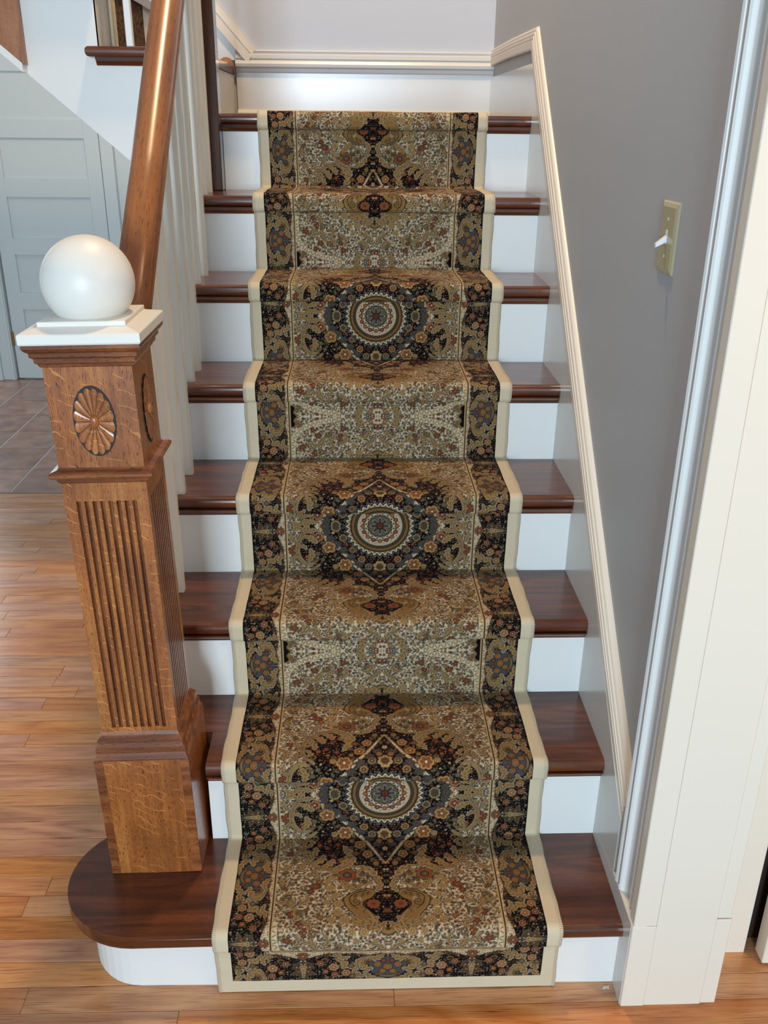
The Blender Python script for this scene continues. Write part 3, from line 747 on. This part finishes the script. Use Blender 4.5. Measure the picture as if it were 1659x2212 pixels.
    # red pair inside the pendant, rose beside the neck
    L.flower(27, 305, 14.5, 9, (140, 72, 44), BROWN, SLATE, INK, .2, .86); L.floret(2, 322, 6, RUST, INK, None); L.floret(4, 284, 5, BROWN, INK, SAND)
    for a in range(9):
        L.floret(40 - 2.6 * a * .9, 318 + a * 4.4, 1.0, PALE, None)
    L.flower(79, 228, 18, 6, (132, 70, 42), BROWN, CREAM, INK, .5, .92, SLATE); L.spiral(79, 228, 6.5, 0, 1.8, .6, .4, SAND, INK, .7)
    L.drop(104, 228, 12, 6, .2, OLIVE, INK); L.drop(64, 244, 10, 5, 2, OLIVE, INK)
    return L.a


def weave_border():
    """half of the border repeat: x outward across the band (77 mm), y from the cartouche centre to the star (166 mm)"""
    W, H = 77., 166.
    L = Loom(W, H, .5, (10, 10, 14)); rng = random.Random(11)
    for x, y in scatter(rng, W, H, 5.6):
        q = rng.random()
        c = rng.choice([CREAM, OLIVE, TAN, SAND, UMBER, RUST, SLATE])
        if q < .6:
            L.floret(x, y, rng.uniform(1.3, 2.4), c, None, INK if q < .3 else None, 5, q * 6)
        else:
            L.drop(x, y, rng.uniform(3, 5), rng.uniform(1.2, 2), rng.uniform(0, 6.3), c, None)
    # cream scallop along the inner line
    L.poly([(-3, -3), (5, -3), (4, 16), (7, 34), (4, 52), (2, 70), (4, 92), (3, 112), (6, 128), (11, 142), (15, 156), (10, 170), (-3, 170)], CREAM, UMBER, .9)
    for x, y in scatter(rng, 13, H, 3.6):
        L.floret(x, y, rng.uniform(.9, 1.8), rng.choice([RUST, BROWN, TAN, OLIVE, UMBER]), None)
    L.poly([(14, -3), (14, 14), (20, 30), (36, 37), (56, 32), (68, 16), (70, -3)], SLATE, INK, 1.2)
    for x, y, r, c in [(34, 20, 8, BROWN), (52, 10, 7, (150, 96, 54)), (40, 2, 8, BROWN), (24, 8, 5, RUST), (60, 22, 4, RUST), (44, 30, 4, RUST)]:
        L.flower(x, y, r, 5, c, GOLD, SAND, INK, x)
    L.stroke([(66, -3), (64, 10), (58, 18)], 2.5, 1.5, TAN, INK)
    for pts, w, lb in [([(6, 6), (14, 16), (18, 28), (12, 40)], 8, 5), ([(10, 40), (22, 48), (36, 50), (46, 40), (44, 28)], 9, 5), ([(72, 4), (72, 24), (64, 40), (52, 46)], 7, 5),
                       ([(60, 40), (66, 54), (60, 66), (50, 66)], 8, 4), ([(14, 44), (22, 56), (34, 60), (44, 56)], 7, 5), ([(18, 104), (24, 90), (36, 84), (44, 90)], 9, 4),
                       ([(26, 68), (36, 72), (44, 68), (48, 58)], 6, 4), ([(10, 112), (10, 98), (16, 86), (12, 74)], 6, 5)]:
        L.leaf(pts, w, lb)
    L.spiral(28, 38, 7, 1, 1.4, 1.6, .6, TAN, INK, .9); L.spiral(24, 122, 9, 0, 1.3, 1.6, .6, TAN, INK, .9); L.spiral(60, 58, 6, 2, 1.2, 1.5, .6, SAND, INK, .9)
    for x, y, r, n, c in [(56, 82, 10, 6, (150, 98, 62)), (40, 106, 11, 6, (156, 104, 66)), (60, 104, 8, 5, RUST), (30, 132, 8, 6, RUST), (66, 70, 6, 5, OLIVE), (36, 72, 6, 5, OLIVE),
                          (52, 122, 6, 5, BROWN), (68, 120, 5, 5, OLIVE)]:
        L.flower(x, y, r, n, c, SAND, CREAM, INK, x * .4)
    # olive star half on the turn line, brown blossom at the inner line
    L.poly([(24, 170), (28, 154), (38, 146), (50, 152), (58, 142), (62, 156), (74, 166), (74, 170)], (70, 64, 50), TAN, .9)
    L.leaf([(72, 166), (56, 165), (44, 164), (30, 160)], 5, 4, TAN, SAND, SAND); L.floret(40, 153, 4.5, UMBER, INK, SAND, 4); L.floret(52, 156, 3.5, BROWN, INK, None, 4)
    L.floret(60, 152, 2.4, TAN, INK, None); L.floret(34, 158, 2.6, SLATE, INK, None)
    L.flower(11, 166, 11, 7, (124, 74, 52), BROWN, CREAM, INK, .2)
    L.stroke([(76, -3), (76, 170)], .9, .9, (12, 12, 14), None)
    return L.a
# ---------------------------------------------------------------- end of pattern

def runner_path():
    ct = .008; P = []; kinds = []
    def go(y, z, step, kd):
        if not P: P.append((y, z)); kinds.append((step, kd)); return
        y0, z0 = P[-1]; d = math.hypot(y - y0, z - z0); n = max(1, int(round(d / step)))
        for i in range(1, n + 1): P.append((y0 + (y - y0) * i / n, z0 + (z - z0) * i / n)); kinds.append((step, kd))
    def arc(cy, cz, r, a0, a1, step, kd):
        n = max(4, int(abs(a1 - a0) * r / step))
        for i in range(1, n + 1):
            a = a0 + (a1 - a0) * i / n; P.append((cy + r * math.cos(a), cz + r * math.sin(a))); kinds.append((step, kd))
    ts = {1: .00135, 2: .0015, 3: .0017, 4: .002, 5: .0024, 6: .003, 7: .004, 8: .005}
    rs = .00135
    for k in range(1, 9):
        yr = YK[k] - ct; yn = YK[k] - NOSE - ct; z1 = ZT[k] + ct
        go(yr, (.002 if k == 1 else ZT[k - 1] + ct + .006), rs, ('R', k))
        zc = ZT[k] - TREAD - .014
        go(yr, zc, rs, ('R', k))                                     # up the riser to the tuck under the nosing
        go(yn + .004, zc + .004, rs, ('N', k)); go(yn, zc + .010, rs, ('N', k))
        R = .017; go(yn, z1 - R, rs, ('N', k)); arc(yn + R, z1 - R, R, math.pi, math.pi / 2, rs, ('N', k))
        if k < 8:
            ye = YK[k + 1] - ct; r = .006
            go(ye - r, z1, ts[k], ('T', k)); arc(ye - r, z1 + r, r, -math.pi / 2, 0, rs, ('T', k))
        else: go(YK[8] + .42, z1, ts[8], ('T', 8))
    return np.array(P), kinds
def build_runner():
    P, kinds = runner_path(); n = len(P)
    seg = np.hypot(*np.diff(P, axis=0).T); s = np.concatenate([[0], np.cumsum(seg)])
    def s_at(k, z):
        idx = [i for i, q in enumerate(kinds) if q[1] == ('R', k)]; zz = P[idx, 1]; j = int(np.argmin(np.abs(zz - z))); return s[idx[j]]
    a = [s_at(2, .2857), s_at(4, .6871), s_at(6, 1.094)]
    d0, d1 = a[1] - a[0], a[2] - a[1]
    v = np.interp(s, [a[0] - d0, a[0], a[1], a[2], a[2] + d1], [-946., 0., 946., 1892., 2838.])
    v = np.where(s < a[0] - d0, -946 - (a[0] - d0 - s) / d0 * 946, v)
    j7, j8 = s_at(7, 1.178), s_at(8, 1.386)                        # the runner is pieced at the backs of the two top treads
    v = np.where(s > j7, 2365 + (s - s_at(7, 1.203)) * 1000, v); v = np.where(s > j8, 2838 + 305 + (s - s_at(8, 1.560)) * 1000, v)
    s_line, s_end = s_at(1, .107), s_at(1, .031)
    hw = 1.0 + .030 * np.clip(P[:, 1] / 1.6, 0, 1.1) - .012       # a touch wider up the flight, as in the photograph
    cx = .0545 - .004 * P[:, 1] / 1.6
    # outward normals in the (y,z) plane
    tg = np.gradient(P, axis=0); tg /= np.linalg.norm(tg, axis=1)[:, None]; nrm = np.stack([-tg[:, 1], tg[:, 0]], 1)
    root = empty('stair_runner', 'oriental runner with black and cream medallion pattern and cream edges down the stairs', 'stair runner', (.0545, YK[1], 0))
    ro = Vector((.0545, YK[1], 0))
    F = weave_field(); B = weave_border()
    def soft(A):
        K = np.pad(A, ((1, 1), (1, 1), (0, 0)), 'edge'); r = A.shape
        return sum(K[i:i + r[0], j:j + r[1]] * w_ for i, w0 in enumerate((.25, .5, .25)) for j, w_ in enumerate((w0 * .25, w0 * .5, w0 * .25)))
    F, B = soft(F), soft(B)
    def pick(A, x, y):
        x = np.clip(x / .5 - .5, 0, A.shape[1] - 1.001); y = np.clip(y / .5 - .5, 0, A.shape[0] - 1.001)
        i = x.astype(int); j = y.astype(int); f = (x - i)[..., None]; g = (y - j)[..., None]
        return (A[j, i] * (1 - f) + A[j, i + 1] * f) * (1 - g) + (A[j + 1, i] * (1 - f) + A[j + 1, i + 1] * f) * g
    def fold(q, h): q = np.mod(q, 2 * h); return np.where(q > h, 2 * h - q, q)
    def colours(u, vv, ss):
        au = np.abs(u)
        col = pick(F, np.minimum(au, 224), fold(vv, 473.))
        side = pick(B, np.clip(au - 228, 0, 77), fold(vv + 228., 165.75))
        cross = pick(B, np.clip((s_line - ss) * 1000 - 3, 0, 77), fold(au, 165.75))
        low = ss < s_line
        col = np.where(((au > 228) & ~(low & (au < 236)))[..., None], side, col)
        col = np.where((low & (au <= 236))[..., None], cross, col)
        ln = ((au > 221) & (au <= 228) & ~low) | ((ss > s_line - .004) & (ss < s_line + .004) & (au < 228))
        col = np.where(ln[..., None], np.float32(SAND), col)
        dk = ((au > 224) & (au <= 226) & ~low) | ((np.abs(ss - s_line) < .001) & (au < 226))
        col = np.where(dk[..., None], np.float32(DARK), col)
        return col
    # ---- patterned field
    i0 = int(np.argmax(s >= s_end)); rows = np.arange(i0, n)
    us = np.linspace(-305, 305, 453)
    U, V = np.meshgrid(us, v[rows]); _, SS = np.meshgrid(us, s[rows])
    rgb = colours(U, V, SS) / 255.
    rgb = .84 * np.where(rgb <= .04045, rgb / 12.92, ((rgb + .055) / 1.055) ** 2.4)
    wav = .0006 * np.sin(SS * 19 + U * .02) + .0004 * np.sin(SS * 47 - U * .05)
    X = cx[rows][:, None] + U / 1000. * hw[rows][:, None]; Y = P[rows, 0][:, None] + nrm[rows, 0][:, None] * wav; Z = P[rows, 1][:, None] + nrm[rows, 1][:, None] * wav
    def grid(name, X, Y, Z, mat, col=None, uv=None, close=False):
        m, k = X.shape; co = np.stack([X - ro.x, Y - ro.y, Z - ro.z], -1).reshape(-1, 3).astype(np.float32)
        me = bpy.data.meshes.new(name); me.vertices.add(m * k); me.vertices.foreach_set('co', co.ravel())
        kk = k if close else k - 1
        I, J = np.meshgrid(np.arange(m - 1), np.arange(kk), indexing='ij'); J2 = (J + 1) % k
        q = np.stack([I * k + J, I * k + J2, (I + 1) * k + J2, (I + 1) * k + J], -1).reshape(-1, 4).astype(np.int32)
        me.loops.add(q.size); me.loops.foreach_set('vertex_index', q.ravel()); me.polygons.add(len(q))
        me.polygons.foreach_set('loop_start', np.arange(0, q.size, 4, dtype=np.int32))
        me.polygons.foreach_set('use_smooth', np.ones(len(q), bool)); me.update(calc_edges=True)
        if col is not None:
            at = me.color_attributes.new('pile_colour', 'FLOAT_COLOR', 'POINT'); c4 = np.ones((m * k, 4), np.float32); c4[:, :3] = col.reshape(-1, 3)
            at.data.foreach_set('color', c4.ravel())
        if uv is not None:
            ul = me.uv_layers.new(name='UVMap'); uu = np.stack(uv, -1).reshape(-1, 2)[q.ravel()].astype(np.float32); ul.data.foreach_set('uv', uu.ravel())
        me.materials.append(mat); o = bpy.data.objects.new(name, me); C.objects.link(o); o.parent = root; return o
    grid('patterned_pile', X, Y, Z, M['pile'], rgb)
    # ---- plain cream margins and the serged edges
    step = np.unique(np.concatenate([np.arange(0, n, 3), [n - 1]]))
    E = 331.0
    for sg in (-1, 1):
        uu = np.array([304.6, 308, 316, 324, E - 1, E + 1, E + 1.5]); dd = np.array([0, .0004, .0006, .0006, .0002, -.003, -.0075])
        Xm = cx[step][:, None] + sg * uu[None] / 1000 * hw[step][:, None]
        Ym = P[step, 0][:, None] + nrm[step, 0][:, None] * dd; Zm = P[step, 1][:, None] + nrm[step, 1][:, None] * dd
        o = grid('cream_margin', Xm, Ym, Zm, M['margin']); o['label'] = 'plain cream margin'
        th = np.linspace(0, 2 * math.pi, 9)[:-1]; r = .0050
        jig = .0008 * np.sin(s[step] * 31 + sg) + .0005 * np.sin(s[step] * 83)
        Xb = cx[step][:, None] + sg * (E / 1000 * hw[step][:, None] + jig[:, None] + r * np.cos(th)[None])
        off = -.0035 + r * np.sin(th)
        Yb = P[step, 0][:, None] + nrm[step, 0][:, None] * off[None]; Zb = P[step, 1][:, None] + nrm[step, 1][:, None] * off[None]
        o = grid('serged_edge', Xb, Yb, Zb, M['rope'], None, np.broadcast_arrays(s[step][:, None], th[None] / 6.2832), True); o['label'] = 'whipped cream yarn binding'
    lo = np.arange(0, i0 + 1); ub = np.linspace(-306, 306, 40)
    Xl = cx[lo][:, None] + ub[None] / 1000 * hw[lo][:, None]; Yl = np.broadcast_to(P[lo, 0][:, None] - .0003, Xl.shape); Zl = np.broadcast_to(P[lo, 1][:, None], Xl.shape)
    o = grid('cream_margin', Xl, Yl, Zl, M['margin']); o['label'] = 'plain cream margin at the foot'
build_runner()

# ================================================================ oak newel at the foot
def build_newel():
    nw = empty('newel_post', 'square oak newel post with fluted shaft, carved ovals and white ball finial', 'newel post', (-.411, -.002, ZT[1]))
    nw.rotation_euler = (0, -.0213, 0)
    H, h = .0900, .0712
    obj('base', square_rings([(H, 0), (H, .281)], bm=None), M['newel'], nw)
    for x in (-1, 1):
        obj('edge_strip', box(x * (H - .0085) - .0085, x * (H - .0085) + .0085, -H - .0005, -H + .004, .0005, .2805), M['newel_mould'], nw)
    obj('edge_strip', box(H - .004, H + .0005, -H + .0005, -H + .012, .0005, .2805), M['newel_mould'], nw)
    obj('base_molding', square_rings([(H, .281), (H, .284), (.086, .290), (.0845, .296), (.0855, .298), (.0855, .304), (.082, .307), (.080, .316), (.081, .318), (.081, .322), (.0745, .330), (h, .336)]), M['newel_mould'], nw)
    # shaft with eight stopped flutes to a side
    obj('shaft_foot', square_rings([(h, .336), (h, .346)]), M['newel'], nw)
    obj('shaft_head', square_rings([(h, .812), (h, .846)]), M['newel'], nw)
    bm = bmesh.new(); sec = []
    sp, wd, dp = .0136, .0036, .0056
    for sd in range(4):
        a = sd * math.pi / 2; c, q = math.cos(a), math.sin(a); e = [(-h, -h)]
        for i in range(8):
            x = (i - 3.5) * sp
            e += [(x - wd, -h), (x - wd * .8, -h + dp * .6), (x - wd * .35, -h + dp), (x + wd * .35, -h + dp), (x + wd * .8, -h + dp * .6), (x + wd, -h)]
        sec += [(x * c - y * q, x * q + y * c) for x, y in e]
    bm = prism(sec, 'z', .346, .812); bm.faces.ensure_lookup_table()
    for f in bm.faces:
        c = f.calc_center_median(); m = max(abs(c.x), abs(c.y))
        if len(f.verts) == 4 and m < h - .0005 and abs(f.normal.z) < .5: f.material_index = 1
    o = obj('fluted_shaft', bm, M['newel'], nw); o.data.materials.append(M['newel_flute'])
    obj('neck_molding', square_rings([(h, .845), (.0745, .848), (.0765, .854), (.083, .857), (.0862, .861), (.0862, .865), (.083, .868), (.074, .870), (h + .0005, .873)]), M['newel_mould'], nw)
    obj('carved_block', square_rings([(h, .872), (h, 1.046)]), M['newel'], nw)
    # carved ovals: sixteen petals round a boss, on three faces
    for face in range(3):
        a = (-math.pi / 2, 0, math.pi)[face]
        fx, fy = math.cos(a), math.sin(a); tx, ty = -fy, fx
        def P(u, z, d): return (fx * (h + d) + tx * u, fy * (h + d) + ty * u, .953 + z)
        A, B = .0345, .0600
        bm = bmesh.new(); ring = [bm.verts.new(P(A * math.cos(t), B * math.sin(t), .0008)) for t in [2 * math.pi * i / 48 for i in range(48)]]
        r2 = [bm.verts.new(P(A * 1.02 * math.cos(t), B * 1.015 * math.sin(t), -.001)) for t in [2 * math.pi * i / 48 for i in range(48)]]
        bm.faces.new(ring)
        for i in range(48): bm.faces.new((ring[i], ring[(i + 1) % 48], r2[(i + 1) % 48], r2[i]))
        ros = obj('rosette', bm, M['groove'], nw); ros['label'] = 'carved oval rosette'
        for p in range(16):
            bm = bmesh.new(); rows = []
            for rr in (.20, .45, .70, .88, .955):
                row = []
                for q in range(7):
                    f = (q / 6 - .5) * 2
                    g = .955 - .10 * (1 - rr); t = 2 * math.pi * (p + .5 + f * .5 * g) / 16
                    r_ = rr * (1 - .055 * f * f * (rr > .8)) if rr < .95 else .955 * (1 - .10 * f * f)
                    dome = (1 - f * f) ** .5
                    d = .0010 + .0016 * dome * (.35 + .65 * math.sin(math.pi * min(rr, .9) ** 1.6 * .62))
                    row.append(bm.verts.new(P(A * r_ * math.cos(t), B * r_ * math.sin(t), d)))
                rows.append(row)
            for r1, q1 in zip(rows, rows[1:]):
                for q in range(6): bm.faces.new((r1[q], r1[q + 1], q1[q + 1], q1[q]))
            obj('petal', bm, M['newel'], ros, None, True)
        bm = bmesh.new(); R = []
        for rr, d in ((1, .001), (.95, .004), (.75, .0062), (.4, .0074)):
            R.append([bm.verts.new(P(.0078 * rr * math.cos(t), .0120 * rr * math.sin(t), d)) for t in [2 * math.pi * i / 20 for i in range(20)]])
        for r1, q1 in zip(R, R[1:]):
            for i in range(20): bm.faces.new((r1[i], r1[(i + 1) % 20], q1[(i + 1) % 20], q1[i]))
        bm.faces.new(R[-1]); obj('boss', bm, M['newel'], ros, None, True)
    obj('crown_molding', square_rings([(h, 1.044), (.0745, 1.046), (.0755, 1.050), (.0795, 1.053), (.0800, 1.060), (.0845, 1.0635), (.0850, 1.070), (.0890, 1.073), (.0925, 1.078), (.0925, 1.0845)]), M['newel_mould'], nw)
    cap = square_rings([(.0935, 1.0840), (.0950, 1.0865), (.0950, 1.1000), (.0935, 1.1015), (.0720, 1.1075), (.0690, 1.1085), (.0690, 1.1150), (.0680, 1.1160)])
    o = obj('cap', cap, M['ball'], nw); o['label'] = 'white stepped cap'
    r = .0735; cz = 1.166
    pr = [(r * math.sin(t), -r * math.cos(t)) for t in [math.radians(33 + (179.5 - 33) * i / 40) for i in range(41)]]
    pr = [(pr[0][0] + .002, 1.1155 - cz)] + pr
    o = obj('ball_finial', lathe(pr, (0, 0, cz), 64), M['ball'], nw, None, True); o['label'] = 'white painted ball'
build_newel()

# ================================================================ dark post at the landing
def build_landing_post():
    p = empty('newel_post.001', 'plain dark brown square post rising past the top tread at the landing', 'newel post', (-.4295, 1.388, ZT[7]))
    obj('post', box(-.0325, .0325, -.032, .032, 0, 1.15, .003, 2), M['newel_dark'], p)
    obj('nosing_return', box(.030, .036, -.032, .010, ZT[8] - ZT[7] - .030, ZT[8] - ZT[7] - .001, .002), M['tread'], p)
build_landing_post()

# ================================================================ balustrade of the lower flight
def build_rail():
    b = empty('balustrade', 'brown wooden handrail on slim white square balusters along the open side', 'balustrade', (-.41, .1, ZT[1]))
    o = Vector((-.41, .1, ZT[1]))
    half = [(0, .036), (.010, .0352), (.020, .031), (.0275, .023), (.0315, .012), (.0318, .002), (.0285, -.004), (.0265, -.006), (.0275, -.009), (.0318, -.0125), (.0318, -.0195), (.0285, -.022), (.0235, -.030), (.0215, -.036)]
    prof = half + [(-a, c) for a, c in half[::-1][:-1]]
    sl = math.atan(.93); cs, sn = math.cos(sl), math.sin(sl)
    def st(y): return lambda a, c: (-.408 + a - o.x, y - c * sn - o.y, 1.350 + .93 * (y - .246) + c * cs - o.z)
    obj('handrail', sweep(prof, [st(y) for y in (.062, .4, .8, 1.36)]), M['rail'], b, None, True)
    me = b.children[0].data
    bp = [(2, .155), (3, .262), (3, .3745), (4, .4845), (4, .6125), (5, .7405), (5, .850), (6, .958), (6, 1.100), (7, 1.195), (7, 1.300)]
    for k, y in bp:
        x = -.4165 - .0085 * (y - .47) / .5
        zt = 1.350 + .93 * (y - .246) - .036 / cs - .006
        bm = box(-.0102, .0102, -.0112, .0112, 0, 1, .0)
        for v in bm.verts: v.co.z = 0 if v.co.z < .5 else zt + (.93 * v.co.y) - ZT[k]
        bmesh.ops.bevel(bm, geom=[e for e in bm.edges if abs(e.verts[0].co.z - e.verts[1].co.z) > .3], offset=.0028, segments=1, affect='EDGES')
        q = obj('baluster', bm, M['baluster'], b); q.location = Vector((x, y, ZT[k])) - o
build_rail()

# ================================================================ upper flight, turning left off the landing
def build_upper():
    u = empty('staircase.001', 'white side of the upper flight with one dark tread end, high on the left', 'staircase', (-.75, 1.43, 1.5))
    o = Vector((-.75, 1.43, 1.5))
    def part(nm, bm, m): q = obj(nm, bm, m, u); q.location = -o; return q
    part('stringer', prism([(-.464, soffit(-.464)), (-.464, 1.738), (-.742, 1.738), (-.742, 1.935), (-1.03, 1.935), (-1.03, 2.125), (-1.32, 2.125), (-1.32, 2.315), (-1.61, 2.315), (-1.61, soffit(-1.61))], 'y', 1.430, 1.446), M['white'])
    part('soffit_board', prism([(-.464, soffit(-.464)), (-.464, soffit(-.464) + .012), (-1.61, soffit(-1.61) + .012), (-1.61, soffit(-1.61))], 'y', 1.446, 2.350), M['white'])
    bm = prism([(-.772, 1.396), (-.462, 1.396), (-.462, 2.335), (-.742, 2.335), (-.742, 1.430), (-.772, 1.430)], 'z', 1.740, 1.768)
    rounded(bm, .011, 3, lambda a, b_: abs(a.z - b_.z) < 1e-6 and ((a.y + b_.y) / 2 < 1.40 or (a.x + b_.x) / 2 < -.76)); part('tread', bm, M['tread'])
    cv = [(1.430, 1.740), (1.408, 1.740), (1.409, 1.735), (1.416, 1.730), (1.422, 1.722), (1.424, 1.719), (1.430, 1.719)]
    part('cove_molding', prism(cv, 'x', -.748, lambda y: -.462), M['tread'])
    part('riser', box(-.758, -.742, 1.4305, 2.335, 1.768, 1.935), M['cream_paint'])
    bm = prism([(-1.06, 1.396), (-.724, 1.396), (-.724, 2.335), (-1.03, 2.335), (-1.03, 1.430), (-1.06, 1.430)], 'z', 1.935, 1.963); part('tread', bm, M['tread'])
    part('riser', box(-.478, -.464, 1.4465, 2.335, ZT[8], 1.738), M['cream_paint'])
    r = empty('stair_runner.001', 'dark patterned runner with pale binding on the upper flight, behind its baluster', 'stair runner', (-.738, 1.85, 1.77))
    orr = Vector((-.738, 1.85, 1.77))
    def rp(nm, bm, m): q = obj(nm, bm, m, r); q.location = -orr; return q
    rp('patterned_pile', prism([(-.742, 1.935), (-.734, 1.935), (-.734, 1.776), (-.50, 1.776), (-.50, 1.768), (-.742, 1.768)], 'y', 1.652, 2.06), M['pile_dim'])
    rp('cream_margin', prism([(-.742, 1.935), (-.733, 1.935), (-.733, 1.777), (-.50, 1.777), (-.50, 1.768), (-.742, 1.768)], 'y', 1.600, 1.652), M['margin'])
    bm = bmesh.new(); ring = lambda x, z: [bm.verts.new((x + .005 * math.cos(t), 1.597 + .005 * math.sin(t), z)) for t in [math.pi * i / 4 for i in range(8)]]
    r1, r2 = ring(-.736, 1.772), ring(-.736, 1.935)
    for i in range(8): bm.faces.new((r1[i], r1[(i + 1) % 8], r2[(i + 1) % 8], r2[i]))
    rp('serged_edge', bm, M['margin'])
    b = empty('balustrade.001', 'white square baluster standing on the dark tread end of the upper flight', 'balustrade', (-.648, 1.432, 1.768)); ob = Vector((-.648, 1.432, 1.768))
    for nm, bm, m in (('baluster', box(-.6575, -.638, 1.419, 1.441, 1.768, 2.46, .002), M['white']), ('baluster', box(-.520, -.5005, 1.419, 1.441, 1.768, 2.34, .002), M['white']),
                      ('handrail', prism([(-.462, 2.28), (-.462, 2.34), (-.9, 2.72), (-.9, 2.66)], 'y', 1.40, 1.46), M['rail'])):
        q = obj(nm, bm, m, b); q.location = -ob
    # wooden board on the wall, cut to the slope of the stair, white strip under its end
    w_ = empty('wall_board', 'orange brown wooden board with sloping lower end over a white strip, top left', 'board', (-.95, 1.41, 1.75)); ow = Vector((-.95, 1.41, 1.75))
    sl = lambda x: 1.718 - .857 * (x + .947)
    def wp(nm, bm, m): q = obj(nm, bm, m, w_); q.location = -ow; return q
    wp('plank', prism([(-.947, sl(-.947)), (-.947, 2.7), (-1.02, 2.7), (-1.02, sl(-1.02))], 'y', 1.392, 1.4295), M['panel'])
    wp('plank', prism([(-1.0215, sl(-1.0215)), (-1.0215, 2.7), (-1.30, 2.7), (-1.30, sl(-1.30))], 'y', 1.394, 1.4295), M['panel'])
    wp('edge_strip', prism([(-.951, sl(-.951) - .0005), (-1.30, sl(-1.30) - .0005), (-1.30, sl(-1.30) - .024), (-.951, sl(-.951) - .024)], 'y', 1.390, 1.4295), M['white'])
build_upper()

# ================================================================ small things
def build_small():
    X = XW(.075); y0, z0 = .0755, 1.3955
    s = empty('light_switch', 'ivory toggle light switch plate with white lever on the grey wall', 'light switch', (X, y0, z0))
    hw, hh = .041, .0585
    bm = bmesh.new(); R = []
    for k, d in ((1, 0), (1, .0018), (.965, .0036), (.80, .0058)):
        a = hw * k if k > .9 else hw - .009; b = hh * k if k > .9 else hh - .009
        R.append([bm.verts.new((-d, sy * a, sz * b)) for sy, sz in ((-1, -1), (1, -1), (1, 1), (-1, 1))])
    for r, q in zip(R, R[1:]):
        for i in range(4): bm.faces.new((r[i], r[(i + 1) % 4], q[(i + 1) % 4], q[i]))
    bm.faces.new(R[-1]); obj('plate', bm, M['ivory'], s)
    for dz in (-.030, .030):
        bm = bmesh.new(); bmesh.ops.create_cone(bm, cap_ends=True, segments=14, radius1=.0034, radius2=.0026, depth=.002)
        bmesh.ops.rotate(bm, verts=bm.verts[:], matrix=Matrix.Rotation(-math.pi / 2, 3, 'Y')); bmesh.ops.translate(bm, verts=bm.verts[:], vec=(-.0064, 0, dz)); obj('screw', bm, M['ivory'], s)
    obj('toggle_slot', box(-.0066, -.005, -.0045, .0045, -.010, .013, .0004), M['toggle'], s)
    bm = prism([(-.0052, .004), (.0052, .004), (.0042, -.0165), (-.0042, -.0165)], 'x', -.0052, -.0005)   # lever, tipped down
    bm.free()
    bm = bmesh.new(); A = [bm.verts.new((-.005, sy * .0050, z)) for sy, z in ((-1, -.006), (1, -.006), (1, .005), (-1, .005))]; B = [bm.verts.new((-.023, sy * .0038, z)) for sy, z in ((-1, -.0155), (1, -.0155), (1, -.0095), (-1, -.0095))]
    bm.faces.new(A); bm.faces.new(B[::-1])
    for i in range(4): bm.faces.new((A[i], B[i], B[(i + 1) % 4], A[(i + 1) % 4]))
    o = obj('lever', bm, M['toggle'], s); o['label'] = 'white lever tipped down'
    k = empty('wooden_knob', 'small round brown wooden knob on the landing baseboard behind the dark post', 'knob', (-.487, 2.29, 1.766))
    bm = lathe([(.012, -.030), (.020, -.026), (.027, -.016), (.030, 0), (.027, .014), (.019, .025), (.008, .030)], (0, 0, 0), 24)
    bmesh.ops.rotate(bm, verts=bm.verts[:], matrix=Matrix.Rotation(math.pi / 2, 3, 'X') @ Matrix.Rotation(.5, 3, 'X')); obj('knob', bm, M['panel'], k, None, True)
    bm = lathe([(.018, 0), (.018, .012), (.014, .016), (.014, .036), (.020, .040), (.020, .046)], (0, 0, 0), 20)
    bmesh.ops.rotate(bm, verts=bm.verts[:], matrix=Matrix.Rotation(-math.pi / 2, 3, 'X')); obj('stem', bm, M['newel_dark'], k, None, True)
    bm = bmesh.new(); pts = [(-.007, -.003), (-.002, .003), (.003, .001), (.007, .004), (.006, -.004), (.001, -.002), (-.003, -.005)]
    prism(pts, 'z', 0, .0012, bm); o = obj('paint_chip', bm, M['white_gloss']); o.location = (.487, -.246, .0002)
    tag(o, 'tiny white paint chip on the floor before the right end of the bottom riser', 'paint chip')
build_small()
